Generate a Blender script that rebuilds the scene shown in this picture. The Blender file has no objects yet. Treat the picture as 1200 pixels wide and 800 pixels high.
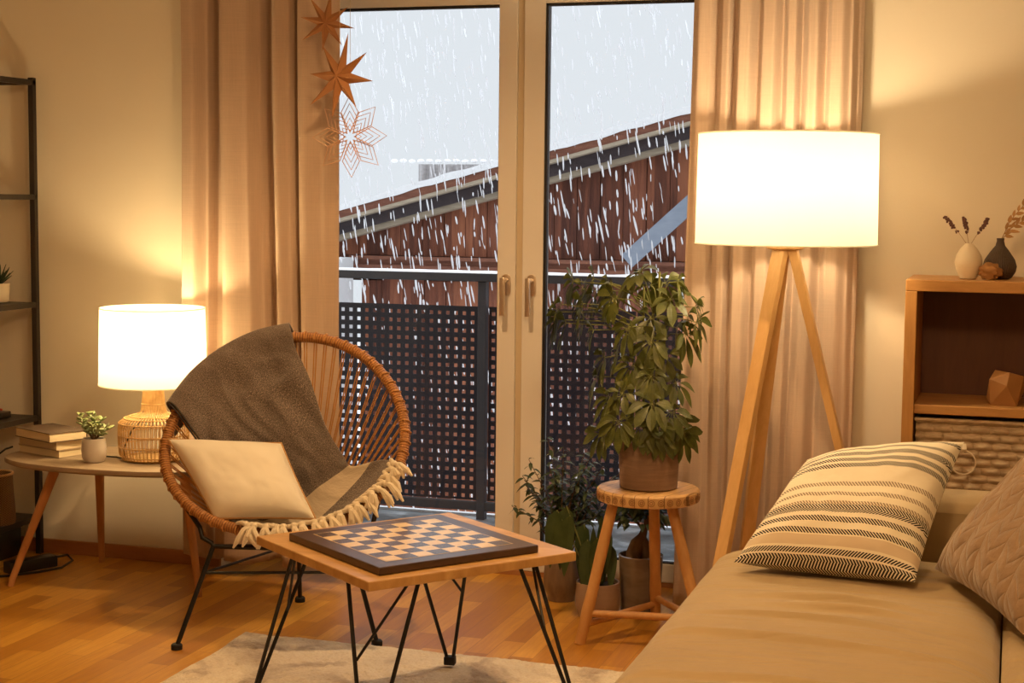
import bpy, bmesh, math, random
from mathutils import Vector, Matrix, noise
R = random.Random(7)
COL = bpy.context.scene.collection
V = Vector
sin, cos, pi = math.sin, math.cos, math.pi

# ------------------------------------------------------------------ objects
def tag(o, label=None, cat=None, group=None, kind=None):
    if label: o['label'] = label
    if cat: o['category'] = cat
    if group: o['group'] = group
    if kind: o['kind'] = kind
    return o

def thing(name, label, cat, loc, group=None, kind=None):
    o = bpy.data.objects.new(name, None)
    COL.objects.link(o)
    o.location = loc
    o.empty_display_size = .05
    return tag(o, label, cat, group, kind)

def root(o):
    while o.parent: o = o.parent
    return o

class MB:
    """collects geometry in world coordinates"""
    def __init__(s): s.v, s.f, s.uv = [], [], []
    def vert(s, p): s.v.append(V(p)); return len(s.v) - 1
    def face(s, ids, uv=None):
        s.f.append(list(ids)); s.uv.append(uv if uv else [(0, 0)] * len(ids))
    def box(s, lo, hi, M=None):
        x0, y0, z0 = lo; x1, y1, z1 = hi
        c = [(x0,y0,z0),(x1,y0,z0),(x1,y1,z0),(x0,y1,z0),(x0,y0,z1),(x1,y0,z1),(x1,y1,z1),(x0,y1,z1)]
        if M is not None: c = [M @ V(p) for p in c]
        b = len(s.v); s.v += [V(p) for p in c]
        for q in ((0,3,2,1),(4,5,6,7),(0,1,5,4),(1,2,6,5),(2,3,7,6),(3,0,4,7)):
            s.face([b+i for i in q], [(0,0),(1,0),(1,1),(0,1)])
        return s
    def beam(s, p0, p1, w, h, up=(0,0,1), w1=None, h1=None):
        p0, p1 = V(p0), V(p1); d = (p1-p0).normalized(); up = V(up)
        sx = d.cross(up).normalized(); sy = sx.cross(d).normalized()
        w1 = w if w1 is None else w1; h1 = h if h1 is None else h1
        b = len(s.v)
        for p, a, c in ((p0,w,h),(p1,w1,h1)):
            for i, j in ((-1,-1),(1,-1),(1,1),(-1,1)): s.v.append(p+sx*(i*a/2)+sy*(j*c/2))
        for q in ((3,2,1,0),(4,5,6,7),(0,1,5,4),(1,2,6,5),(2,3,7,6),(3,0,4,7)):
            s.face([b+i for i in q], [(0,0),(1,0),(1,1),(0,1)])
        return s
    def tube(s, pts, r, seg=10, closed=False, cap=True):
        pts = [V(p) for p in pts]; n = len(pts)
        rad = r if isinstance(r, (list, tuple)) else [r]*n
        tang = []
        for i in range(n):
            a = pts[(i-1) % n] if (closed or i > 0) else pts[i]
            c = pts[(i+1) % n] if (closed or i < n-1) else pts[i]
            t = (c-a); tang.append(t.normalized() if t.length > 1e-9 else V((0,0,1)))
        t0 = tang[0]; nrm = t0.orthogonal().normalized()
        fr = []
        for i in range(n):
            nrm = (nrm - tang[i]*nrm.dot(tang[i]))
            nrm = nrm.normalized() if nrm.length > 1e-6 else tang[i].orthogonal().normalized()
            fr.append((nrm.copy(), tang[i].cross(nrm).normalized()))
        b = len(s.v); L = [0]
        for i in range(1, n): L.append(L[-1] + (pts[i]-pts[i-1]).length)
        tot = L[-1] + ((pts[0]-pts[-1]).length if closed else 0)
        for i in range(n):
            for k in range(seg):
                a = 2*pi*k/seg
                s.v.append(pts[i] + fr[i][0]*(cos(a)*rad[i]) + fr[i][1]*(sin(a)*rad[i]))
        m = n if closed else n-1
        for i in range(m):
            j = (i+1) % n; u0 = L[i]; u1 = L[j] if j > i else tot
            for k in range(seg):
                l = (k+1) % seg
                s.face([b+i*seg+k, b+i*seg+l, b+j*seg+l, b+j*seg+k], [(u0,k/seg),(u0,(k+1)/seg),(u1,(k+1)/seg),(u1,k/seg)])
        if cap and not closed:
            s.face([b+k for k in range(seg)][::-1]); s.face([b+(n-1)*seg+k for k in range(seg)])
        return s
    def lathe(s, c, prof, seg=32, ax=None):
        c = V(c); b = len(s.v); n = len(prof)
        for r, z in prof:
            for k in range(seg):
                a = 2*pi*k/seg; s.v.append(c + V((r*cos(a), r*sin(a), z)))
        acc = 0
        for i in range(n-1):
            d = math.hypot(prof[i+1][0]-prof[i][0], prof[i+1][1]-prof[i][1])
            for k in range(seg):
                l = (k+1) % seg
                s.face([b+i*seg+k, b+i*seg+l, b+(i+1)*seg+l, b+(i+1)*seg+k], [(k/seg,acc),((k+1)/seg,acc),((k+1)/seg,acc+d),(k/seg,acc+d)])
            acc += d
        if prof[0][0] > 1e-5: s.face([b+k for k in range(seg)][::-1])
        if prof[-1][0] > 1e-5: s.face([b+(n-1)*seg+k for k in range(seg)])
        return s
    def grid(s, fn, nu, nv, flip=False):
        b = len(s.v)
        for j in range(nv+1):
            for i in range(nu+1): s.v.append(V(fn(i/nu, j/nv)))
        for j in range(nv):
            for i in range(nu):
                q = [b+j*(nu+1)+i, b+j*(nu+1)+i+1, b+(j+1)*(nu+1)+i+1, b+(j+1)*(nu+1)+i]
                uv = [(i/nu,j/nv),((i+1)/nu,j/nv),((i+1)/nu,(j+1)/nv),(i/nu,(j+1)/nv)]
                if flip: q, uv = q[::-1], uv[::-1]
                s.face(q, uv)
        return s
    def blob(s, c, r, nu=10, nv=6, M=None):
        c = V(c); rr = r if isinstance(r, (tuple, list)) else (r, r, r)
        b = len(s.v)
        def P(a, t):
            p = V((rr[0]*cos(a)*sin(t), rr[1]*sin(a)*sin(t), rr[2]*cos(t)))
            return c + (M @ p if M is not None else p)
        top = s.vert(P(0, 0)); rows = []
        for j in range(1, nv): rows.append([s.vert(P(2*pi*i/nu, pi*j/nv)) for i in range(nu)])
        bot = s.vert(P(0, pi))
        for i in range(nu):
            k = (i+1) % nu
            s.face([top, rows[0][i], rows[0][k]]); s.face([bot, rows[-1][k], rows[-1][i]])
            for j in range(len(rows)-1): s.face([rows[j][i], rows[j+1][i], rows[j+1][k], rows[j][k]])
        return s
    def leaf(s, p, d, n, L, W, droop=.25, fold=.25, nl=5, pw=.75, tipw=1.0):
        p, d = V(p), V(d).normalized(); n = V(n); n = (n - d*n.dot(d))
        n = n.normalized() if n.length > 1e-4 else d.orthogonal().normalized()
        sx = d.cross(n).normalized(); b = len(s.v)
        for i in range(nl+1):
            t = i/nl
            w = W/2*(sin(pi*min(1, t**pw))**.8 if 0 < t < 1 else .02)
            c = p + d*(L*t*(1-.15*droop*t)) - V((0,0,1))*(droop*L*t*t)
            s.v += [c - sx*w + n*(fold*w), c, c + sx*w + n*(fold*w)]
        for i in range(nl):
            a = b+i*3
            s.face([a, a+1, a+4, a+3], [(0,i/nl),(.5,i/nl),(.5,(i+1)/nl),(0,(i+1)/nl)])
            s.face([a+1, a+2, a+5, a+4], [(.5,i/nl),(1,i/nl),(1,(i+1)/nl),(.5,(i+1)/nl)])
        return s
    def prism(s, poly, p0, ex):  # poly: list of world points, ex: extrusion vector
        b = len(s.v); n = len(poly); ex = V(ex)
        s.v += [V(q) for q in poly] + [V(q)+ex for q in poly]
        s.face([b+i for i in range(n)]); s.face([b+n+i for i in range(n)][::-1])
        for i in range(n):
            j = (i+1) % n; s.face([b+j, b+i, b+n+i, b+n+j], [(0,0),(1,0),(1,1),(0,1)])
        return s
    def build(s, name, mat, parent=None, origin=None, smooth=True, bevel=0, bseg=2, subsurf=0, solid=0, angle=40):
        me = bpy.data.meshes.new(name)
        if parent is not None: org = root(parent).location.copy()
        else: org = V(origin) if origin is not None else V((0,0,0))
        me.from_pydata([tuple(p-org) for p in s.v], [], s.f)
        uvl = me.uv_layers.new(name='UVMap')
        fl = [c for f in s.uv for q in f for c in q]
        uvl.data.foreach_set('uv', fl)
        bm = bmesh.new(); bm.from_mesh(me)
        if bevel:
            bmesh.ops.remove_doubles(bm, verts=bm.verts, dist=1e-6)
            bmesh.ops.bevel(bm, geom=[e for e in bm.edges if len(e.link_faces) == 2 and e.calc_face_angle(0) > .5], offset=bevel, segments=bseg, affect='EDGES', profile=.5)
        bmesh.ops.recalc_face_normals(bm, faces=bm.faces) if bevel else None
        bm.to_mesh(me); bm.free()
        o = bpy.data.objects.new(name, me); COL.objects.link(o)
        me.materials.append(mat)
        if parent is not None: o.parent = parent
        else: o.location = org
        if smooth:
            me.polygons.foreach_set('use_smooth', [True]*len(me.polygons))
            try: me.set_sharp_from_angle(angle=math.radians(angle))
            except Exception: pass
        if subsurf:
            m = o.modifiers.new('sub', 'SUBSURF'); m.levels = m.render_levels = subsurf
        if solid:
            m = o.modifiers.new('sol', 'SOLIDIFY'); m.thickness = solid; m.offset = 0
        me.update()
        return o

def struct(name, mb, mat, **k):
    o = mb.build(name, mat, **k); o['kind'] = 'structure'; return o

# ------------------------------------------------------------------ materials
class Mat:
    def __init__(s, name, col=(.8,.8,.8), rough=.6, **k):
        s.m = bpy.data.materials.new(name); s.m.use_nodes = True
        s.nt = s.m.node_tree; s.n = s.nt.nodes; s.b = s.n['Principled BSDF']; s.out = s.n['Material Output']
        s.b.inputs['Base Color'].default_value = (*col, 1); s.b.inputs['Roughness'].default_value = rough
        for a, v in k.items(): s.b.inputs[a.replace('_', ' ')].default_value = v
        s._c = None
    def new(s, t, **k):
        x = s.n.new(t)
        for a, v in k.items(): setattr(x, a, v)
        return x
    def link(s, a, b): s.nt.links.new(a, b)
    def coord(s, which='Object', scale=(1,1,1), rot=(0,0,0)):
        tc = s.new('ShaderNodeTexCoord'); mp = s.new('ShaderNodeMapping')
        mp.inputs['Scale'].default_value = scale; mp.inputs['Rotation'].default_value = rot
        s.link(tc.outputs[which], mp.inputs[0]); return mp.outputs[0]
    def noise(s, vec, scale=5, detail=4, rough=.55, dist=0):
        x = s.new('ShaderNodeTexNoise'); x.inputs['Scale'].default_value = scale; x.inputs['Detail'].default_value = detail
        x.inputs['Roughness'].default_value = rough; x.inputs['Distortion'].default_value = dist
        s.link(vec, x.inputs['Vector']); return x.outputs['Fac']
    def wave(s, vec, scale, dist=0, axis='X', dscale=1, prof='SIN'):
        x = s.new('ShaderNodeTexWave'); x.bands_direction = axis; x.wave_profile = prof
        x.inputs['Scale'].default_value = scale; x.inputs['Distortion'].default_value = dist; x.inputs['Detail Scale'].default_value = dscale
        s.link(vec, x.inputs['Vector']); return x.outputs['Fac']
    def ramp(s, fac, stops, interp='LINEAR'):
        x = s.new('ShaderNodeValToRGB'); x.color_ramp.interpolation = interp
        e = x.color_ramp.elements
        while len(e) > 1: e.remove(e[0])
        e[0].position = stops[0][0]; e[0].color = (*stops[0][1], 1)
        for p, c in stops[1:]:
            q = e.new(p); q.color = (*c, 1)
        s.link(fac, x.inputs[0]); return x.outputs[0]
    def math(s, op, a, b=None, c=None):
        x = s.new('ShaderNodeMath'); x.operation = op
        for i, v in enumerate((a, b, c)):
            if v is None: continue
            if isinstance(v, (int, float)): x.inputs[i].default_value = v
            else: s.link(v, x.inputs[i])
        return x.outputs[0]
    def mix(s, f, a, b, mode='MIX'):
        x = s.new('ShaderNodeMix'); x.data_type = 'RGBA'; x.blend_type = mode
        for i, v in ((0, f), (6, a), (7, b)):
            if isinstance(v, (int, float)): x.inputs[i].default_value = v
            elif isinstance(v, tuple): x.inputs[i].default_value = (*v, 1)
            else: s.link(v, x.inputs[i])
        return x.outputs[2]
    def color(s, o): s.link(o, s.b.inputs['Base Color']); return s
    def rough(s, o): s.link(o, s.b.inputs['Roughness']); return s
    def bump(s, h, strength=.3, dist=.01):
        x = s.new('ShaderNodeBump'); x.inputs['Strength'].default_value = strength; x.inputs['Distance'].default_value = dist
        s.link(h, x.inputs['Height'])
        if s._c is not None: s.link(s._c, x.inputs['Normal'])
        s._c = x.outputs[0]; s.link(s._c, s.b.inputs['Normal']); return s
    def sep(s, vec):
        x = s.new('ShaderNodeSeparateXYZ'); s.link(vec, x.inputs[0]); return x.outputs
    def comb(s, a, b, c=0.0):
        x = s.new('ShaderNodeCombineXYZ')
        for i, v in enumerate((a, b, c)):
            if isinstance(v, (int, float)): x.inputs[i].default_value = v
            else: s.link(v, x.inputs[i])
        return x.outputs[0]
    def translucent(s, fac, col=None):
        t = s.new('ShaderNodeBsdfTranslucent'); m = s.new('ShaderNodeMixShader'); m.inputs[0].default_value = fac
        src = s.b.inputs['Base Color']
        if col: t.inputs[0].default_value = (*col, 1)
        elif src.is_linked: s.link(src.links[0].from_socket, t.inputs[0])
        else: t.inputs[0].default_value = src.default_value
        s.link(s.b.outputs[0], m.inputs[1]); s.link(t.outputs[0], m.inputs[2]); s.link(m.outputs[0], s.out.inputs[0]); return s

def wood(name, c0, c1, scale=(1,1,1), rough=.5, ns=6, bump=.08, which='Object'):
    m = Mat(name, c0, rough); v = m.coord(which, scale)
    n = m.noise(v, ns, 6, .6, .6); g = m.noise(v, ns*4, 3, .6, .2)
    f = m.math('ADD', m.math('MULTIPLY', n, .75), m.math('MULTIPLY', g, .25))
    m.color(m.ramp(f, [(.3, c0), (.7, c1)])); m.bump(g, bump, .004); return m.m

def fabric(name, c, var=.12, scale=900, rough=.9, bump=.25, sheen=.3, transl=0, weave=True):
    m = Mat(name, c, rough); v = m.coord('Object')
    n = m.noise(v, 9, 4)
    lo = tuple(x*(1-var) for x in c); hi = tuple(min(1, x*(1+var)) for x in c)
    m.color(m.ramp(n, [(.3, lo), (.7, hi)]))
    fn = m.noise(v, scale, 2)
    m.bump(fn, bump, .002); m.b.inputs['Sheen Weight'].default_value = sheen
    if transl: m.translucent(transl)
    return m.m

mt = {}
# walls
m = Mat('wall_paint', (.78,.70,.58), .85); v = m.coord(); m.color(m.ramp(m.noise(v, 1.3, 3), [(.3,(.735,.665,.545)),(.7,(.77,.70,.575))])); m.bump(m.noise(v, 160, 3), .12, .002); mt['wall'] = m.m
mt['ceil'] = Mat('ceiling_paint', (.85,.83,.78), .9).m
m = Mat('white_lacquer', (.80,.76,.72), .38); v = m.coord(); m.bump(m.noise(v, 60, 3), .04, .002); mt['frame'] = m.m
mt['groove'] = Mat('frame_groove', (.62,.52,.38), .5).m
mt['gasket'] = Mat('black_gasket', (.012,.012,.014), .5).m
# parquet floor: strips run along Y
m = Mat('oak_parquet', (.5,.3,.12), .3, Specular_IOR_Level=.35)
v = m.coord('Object'); xyz = m.sep(v)
uvv = m.comb(xyz[1], xyz[0])
br = m.new('ShaderNodeTexBrick'); br.offset = .37; br.offset_frequency = 2; br.squash = 1
br.inputs['Scale'].default_value = 1; br.inputs['Brick Width'].default_value = .42; br.inputs['Row Height'].default_value = .07
br.inputs['Mortar Size'].default_value = .0007; br.inputs['Mortar Smooth'].default_value = .1; br.inputs['Bias'].default_value = 0
br.inputs['Color1'].default_value = (0,0,0,1); br.inputs['Color2'].default_value = (1,1,1,1); br.inputs['Mortar'].default_value = (.5,.5,.5,1)
m.link(uvv, br.inputs['Vector'])
gr = m.noise(m.coord('Object', (14,1.1,1)), 5, 6, .62, .5)
f = m.math('ADD', m.math('MULTIPLY', br.outputs[0], .42), m.math('MULTIPLY', gr, .58))
c = m.ramp(f, [(.20,(.35,.135,.016)),(.42,(.45,.20,.026)),(.60,(.56,.27,.038)),(.80,(.70,.39,.070))])
c = m.mix(m.math('MULTIPLY', br.outputs['Fac'], .6), c, (.12,.05,.015))
m.color(c); m.rough(m.math('ADD', m.math('MULTIPLY', gr, .15), .27)); m.bump(m.math('SUBTRACT', 1.0, br.outputs['Fac']), .15, .001); m.bump(gr, .05, .002); mt['floor'] = m.m
mt['base'] = wood('baseboard_wood', (.34,.14,.05), (.46,.21,.08), (1,6,6), .45)
mt['oak_light'] = wood('light_oak', (.62,.37,.14), (.76,.49,.22), (7,7,.7), .45)
mt['oak_table'] = wood('oak_tabletop', (.52,.29,.10), (.68,.42,.18), (1,1,1), .38)
mt['leg_wood'] = wood('beech_leg', (.44,.20,.07), (.55,.27,.10), (5,5,.6), .45)
mt['bookcase'] = wood('bookcase_oak', (.42,.20,.055), (.62,.33,.11), (1,5,6), .42, 5)
mt['bookcase_v'] = wood('bookcase_oak_upright', (.42,.20,.055), (.62,.33,.11), (6,5,.8), .42, 5)
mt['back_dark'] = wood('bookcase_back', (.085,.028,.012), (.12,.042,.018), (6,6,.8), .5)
mt['rattan'] = Mat('rattan_plain', (.52,.30,.12), .5).m
# rattan wrap on the rim: rings along the tube
m = Mat('rattan_wrap', (.5,.27,.1), .45); uv = m.coord('UV'); w = m.wave(uv, 38, .6, 'X', 2)
n = m.noise(uv, 14, 3); c = m.ramp(m.math('ADD', m.math('MULTIPLY', w, .35), m.math('MULTIPLY', n, .65)), [(.25,(.20,.075,.018)),(.6,(.40,.17,.045)),(.85,(.54,.26,.085))])
m.color(c); m.bump(w, .6, .003); mt['wrap'] = m.m
m = Mat('cord_brown', (.50,.24,.075), .5); uv = m.coord('UV'); m.bump(m.wave(uv, 90, 0, 'X'), .3, .001); mt['cord'] = m.m
m = Mat('rattan_lamp', (.66,.42,.17), .45); m.color(m.ramp(m.noise(m.coord('Object'), 30, 3), [(.3,(.50,.28,.095)),(.7,(.74,.50,.22))])); m.translucent(.12); mt['rattan_lamp'] = m.m
mt['black'] = Mat('black_steel', (.014,.013,.013), .38, Metallic=.3).m
mt['black_matt'] = Mat('black_matt', (.016,.013,.012), .6).m
mt['rack'] = Mat('rack_steel', (.030,.022,.018), .45, Metallic=.3).m
mt['plastic'] = Mat('black_plastic', (.02,.018,.017), .35).m
mt['nickel'] = Mat('brushed_nickel', (.72,.62,.52), .28, Metallic=.85).m
mt['rubber'] = Mat('rubber', (.012,.012,.012), .7).m
# curtains
def curtain_mat(name, c):
    m = Mat(name, c, .88); v = m.coord('Object')
    a = m.noise(m.coord('Object', (1,1,90)), 9, 3); b = m.noise(m.coord('Object', (110,40,1.2)), 6, 3)
    f = m.math('ADD', m.math('MULTIPLY', a, .5), m.math('MULTIPLY', b, .5))
    m.color(m.ramp(f, [(.35, tuple(x*.90 for x in c)), (.65, tuple(min(1,x*1.07) for x in c))]))
    m.bump(f, .12, .002); m.bump(m.noise(v, 7, 4, .6), .25, .012); m.b.inputs['Sheen Weight'].default_value = .2; m.translucent(.14); return m.m
mt['curtain'] = curtain_mat('curtain_cloth', (.60,.45,.345))
# lamp shades: cloth that lets light through
def shade_mat(name, c):
    m = Mat(name, c, .85); uv = m.coord('UV', (1,1,1)); 
    m.bump(m.noise(m.coord('Object', (1,1,1)), 700, 2), .1, .001); m.translucent(.42, c); return m.m
mt['shade'] = shade_mat('lampshade_cloth', (.93,.90,.82))
mt['bulb'] = Mat('bulb_glass', (1,1,1), .3).m
b_ = mt['bulb'].node_tree.nodes['Principled BSDF']; b_.inputs['Emission Color'].default_value = (1,.72,.40,1); b_.inputs['Emission Strength'].default_value = 6
# fabrics
mt['sofa'] = fabric('sofa_cloth', (.37,.27,.145), .06, 1100, .85, .2, .25)
m = Mat('quilted_cloth', (.36,.235,.14), .8); uv = m.coord('UV')
s_ = m.sep(uv)
cu = m.math('MULTIPLY', s_[0], 6.0); cv = m.math('MULTIPLY', s_[1], 11.0)
frac = m.math('FRACT', cu); tri = m.math('ABSOLUTE', m.math('SUBTRACT', frac, .5))
lf = m.math('ABSOLUTE', m.math('SINE', m.math('MULTIPLY', m.math('ADD', cv, m.math('MULTIPLY', tri, -1.9)), pi)))
ed = m.math('ABSOLUTE', m.math('SINE', m.math('MULTIPLY', cu, pi)))
hh = m.math('POWER', m.math('MINIMUM', lf, m.math('MULTIPLY', ed, 1.0)), .35)
m.bump(hh, .55, .012); m.bump(m.noise(uv, 9, 4), .5, .02); m.color(m.ramp(m.noise(uv, 5, 3), [(.3,(.25,.155,.085)),(.7,(.32,.205,.115))])); m.b.inputs['Sheen Weight'].default_value = .3; mt['quilt'] = m.m
mt['cream'] = fabric('cream_cotton', (.88,.83,.72), .03, 700, .9, .15)
mt['piping'] = Mat('tan_piping', (.50,.29,.12), .7).m
mt['tassel'] = fabric('tassel_cotton', (.78,.68,.52), .10, 500, .9, .4)
# woven blanket with a cream stripe near the fringed end
m = Mat('blanket_wool', (.22,.18,.15), .95); uv = m.coord('UV'); s_ = m.sep(uv)
sp = m.noise(m.coord('UV', (1,1.5,1)), 210, 2, .5); sq = m.noise(m.coord('UV', (1,1.5,1)), 95, 3, .7); spn = m.math('ADD', m.math('MULTIPLY', sp, .75), m.math('MULTIPLY', sq, .25))
gray = m.ramp(spn, [(.38,(.060,.047,.044)),(.52,(.15,.118,.105)),(.68,(.46,.36,.28))])
stripe = m.math('MULTIPLY', m.math('GREATER_THAN', s_[1], .775), m.math('LESS_THAN', s_[1], .86))
c = m.mix(stripe, gray, (.62,.52,.39)); dk = m.math('MULTIPLY', m.math('GREATER_THAN', s_[0], .992), 1.0)
m.color(c); m.bump(spn, .5, .003); m.bump(m.noise(uv, 7, 4, .6), .5, .02); m.b.inputs['Sheen Weight'].default_value = .3; mt['blanket'] = m.m
# striped cushion: herringbone bands over the cloth
m = Mat('striped_cloth', (.88,.81,.66), .9); uv = m.coord('UV'); s_ = m.sep(uv); u_, v_ = s_[0], s_[1]
def bandmask(mm, bands):
    tot = None
    for a, b in bands:
        x = mm.math('MULTIPLY', mm.math('GREATER_THAN', v_, a), mm.math('LESS_THAN', v_, b))
        tot = x if tot is None else mm.math('ADD', tot, x)
    return tot
def ticks(mm, sl, off=0.0):
    return mm.math('GREATER_THAN', mm.math('SINE', mm.math('MULTIPLY', mm.math('ADD', u_, mm.math('MULTIPLY', v_, sl)), 2*pi*56)), -.32)
upb = bandmask(m, [(.0,.014),(.038,.062),(.278,.305),(.765,.785),(.93,.955)])
dnb = bandmask(m, [(.014,.030),(.138,.170),(.212,.248),(.305,.335),(.645,.68),(.70,.735),(.785,.81),(.845,.87)])
gyb = bandmask(m, [(.335,.36),(.405,.435),(.49,.525)])
dark = m.math('ADD', m.math('MULTIPLY', upb, ticks(m, -1.15)), m.math('MULTIPLY', dnb, ticks(m, 1.15)))
gmask = m.math('MULTIPLY', gyb, ticks(m, .9))
c = m.mix(bandmask(m, [(.075,.130)]), (.88,.81,.65), (.72,.60,.44))
c = m.mix(gmask, c, (.30,.23,.16)); c = m.mix(dark, c, (.022,.02,.022))
m.color(c); m.bump(m.noise(uv, 350, 2), .35, .003); m.bump(m.noise(uv, 5, 3), .25, .02); mt['striped'] = m.m
# rug
m = Mat('rug_wool', (.6,.52,.42), 1.0); v = m.coord('Object'); n1 = m.noise(v, 3.2, 4, .55, .8); n2 = m.noise(v, 130, 3)
c = m.ramp(n1, [(.40,(.47,.38,.31)),(.50,(.82,.74,.62)),(.65,(.90,.83,.70))]); c = m.mix(.55, c, m.ramp(n2, [(.3,(.72,.66,.60)),(.65,(1,.99,.97))]), 'MULTIPLY')
m.color(c); m.bump(n2, .6, .008); m.bump(m.noise(v, 38, 3), .35, .010); m.b.inputs['Sheen Weight'].default_value = .4; mt['rug'] = m.m
# chessboard
mt['wenge'] = wood('wenge_frame', (.050,.026,.017), (.085,.045,.030), (2,2,2), .28, 8, .03)
m = Mat('chess_squares', (.5,.4,.3), .25); uv = m.coord('UV'); ck = m.new('ShaderNodeTexChecker'); ck.inputs['Scale'].default_value = 8
ck.inputs['Color1'].default_value = (.88,.66,.36,1); ck.inputs['Color2'].default_value = (.085,.055,.045,1); m.link(uv, ck.inputs['Vector'])
c = m.mix(.4, ck.outputs[0], m.ramp(m.noise(m.coord('UV', (20,2,1)), 7, 4), [(.3,(.6,.6,.6)),(.7,(1,1,1))]), 'MULTIPLY'); m.color(c); mt['chess'] = m.m
mt['inlay'] = Mat('light_inlay', (.62,.44,.22), .3).m
# leaves
def leafmat(name, a, b, rough=.38, tr=.22):
    m = Mat(name, a, rough); v = m.coord('Object'); m.color(m.ramp(m.noise(v, 22, 3), [(.3,a),(.7,b)]))
    uv = m.coord('UV'); s2 = m.sep(uv)
    mid = m.math('ABSOLUTE', m.math('SUBTRACT', s2[0], .5)); m.bump(m.math('ADD', m.math('MINIMUM', mid, .06), m.math('MULTIPLY', m.wave(uv, 4, 2, 'Y'), .015)), .5, .02)
    m.translucent(tr); return m.m
mt['leaf_a'] = leafmat('umbrella_leaf', (.050,.064,.012), (.120,.134,.026))
mt['leaf_b'] = leafmat('ficus_leaf', (.030,.050,.020), (.060,.085,.034), .35)
mt['leaf_c'] = leafmat('broad_leaf', (.035,.060,.016), (.065,.095,.028), .42)
mt['leaf_d'] = leafmat('jade_leaf', (.16,.21,.08), (.30,.34,.15), .45, .1)
mt['leaf_e'] = leafmat('aloe_leaf', (.02,.035,.015), (.045,.07,.028), .5, .05)
mt['stem'] = Mat('green_stem', (.20,.21,.06), .55).m
mt['bark'] = wood('bark', (.10,.055,.028), (.19,.11,.055), (6,6,2), .8, 8, .5)
mt['soil'] = Mat('potting_soil', (.025,.015,.010), 1).m
def potmat(name, a, b, rough, ns=14, sc=(1,1,3), bump=.15):
    m = Mat(name, a, rough); v = m.coord('Object', sc); n = m.noise(v, ns, 5, .6); m.color(m.ramp(n, [(.3,a),(.7,b)])); m.bump(n, bump, .003); return m.m
mt['pot_big'] = potmat('terracotta_grey_glaze', (.20,.125,.085), (.29,.185,.13), .6, 10, (1,1,9), .3)
mt['pot_a'] = potmat('rust_glaze', (.16,.10,.065), (.27,.18,.115), .45, 12, (3,3,1))
mt['pot_b'] = potmat('mauve_ceramic', (.30,.205,.155), (.35,.245,.185), .5)
mt['pot_c'] = potmat('glossy_stoneware', (.13,.095,.07), (.22,.16,.12), .16, 8)
mt['pot_white'] = potmat('grey_white_ceramic', (.52,.47,.42), (.60,.54,.48), .4, 6, (1,1,1), .03)
mt['vase_white'] = Mat('cream_ceramic', (.78,.68,.52), .5).m
m = Mat('grooved_stoneware', (.085,.055,.040), .6); uv = m.coord('UV'); m.bump(m.wave(uv, 14, 0, 'X'), .6, .004); mt['vase_dark'] = m.m
# outside
m = Mat('barn_boards', (.2,.1,.07), .85); v = m.coord('Object'); sx_ = m.sep(v)
bid = m.math('FLOOR', m.math('MULTIPLY', sx_[0], 6.0)); wn = m.new('ShaderNodeTexWhiteNoise'); wn.noise_dimensions = '1D'; m.link(bid, wn.inputs['W'])
f = m.math('ADD', m.math('MULTIPLY', wn.outputs['Value'], .35), m.math('MULTIPLY', m.noise(m.coord('Object', (16,16,1.2)), 2, 5, .6), .65))
m.color(m.ramp(f, [(.28,(.07,.020,.012)),(.5,(.19,.060,.032)),(.72,(.36,.125,.060))])); mt['barn'] = m.m
mt['fascia'] = wood('barn_fascia', (.13,.045,.028), (.28,.11,.065), (1,8,8), .85)
mt['batten'] = wood('pale_batten', (.30,.24,.17), (.46,.38,.28), (1,8,8), .85)
mt['soffit_shade'] = wood('soffit_shade', (.035,.028,.034), (.07,.055,.06), (1,8,8), .9)  # near-black colour holds the shadow below the barn eaves
m = Mat('snow', (.95,.96,.98), .8); m.bump(m.noise(m.coord('Object'), 22, 4), .4, .02); mt['snow'] = m.m
mf = Mat('snowflakes', (.95,.96,.98), .9).translucent(.5); mf.b.inputs['Alpha'].default_value = .32; mt['flake'] = mf.m
mt['plaster'] = Mat('white_plaster', (.82,.85,.88), .9).m
mt['lead'] = potmat('lead_sheet', (.20,.24,.31), (.27,.31,.38), .5, 9)
mt['rail'] = Mat('anthracite_rail', (.060,.060,.068), .5, Metallic=.2).m
mt['panel'] = Mat('perforated_panel', (.017,.015,.024), .45).m
m = Mat('balcony_slab', (.12,.125,.13), .6); v = m.coord(); m.color(m.ramp(m.noise(v, 8, 5), [(.35,(.08,.085,.09)),(.55,(.16,.17,.18)),(.75,(.42,.46,.5))])); mt['slab'] = m.m
mt['corrugated'] = potmat('corrugated_sheet', (.36,.34,.34), (.52,.50,.50), .6)
mt['kraft'] = Mat('kraft_paper', (.36,.155,.055), .75).m
m = Mat('copper_wood', (.62,.36,.22), .5); mt['snowflake'] = m.m
mt['string'] = Mat('string', (.6,.5,.35), .8).m
# glass pane: reflects by angle, otherwise clear
g = bpy.data.materials.new('window_glass'); g.use_nodes = True; nt = g.node_tree; nt.nodes.clear()
o_ = nt.nodes.new('ShaderNodeOutputMaterial'); mx = nt.nodes.new('ShaderNodeMixShader'); fr = nt.nodes.new('ShaderNodeFresnel'); fr.inputs[0].default_value = 1.35
ta = nt.nodes.new('ShaderNodeBsdfTransparent'); gl = nt.nodes.new('ShaderNodeBsdfGlossy'); gl.inputs['Roughness'].default_value = 0.0; ta.inputs[0].default_value = (.985,.99,1,1)
nt.links.new(fr.outputs[0], mx.inputs[0]); nt.links.new(ta.outputs[0], mx.inputs[1]); nt.links.new(gl.outputs[0], mx.inputs[2]); nt.links.new(mx.outputs[0], o_.inputs[0]); mt['glass'] = g

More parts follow.
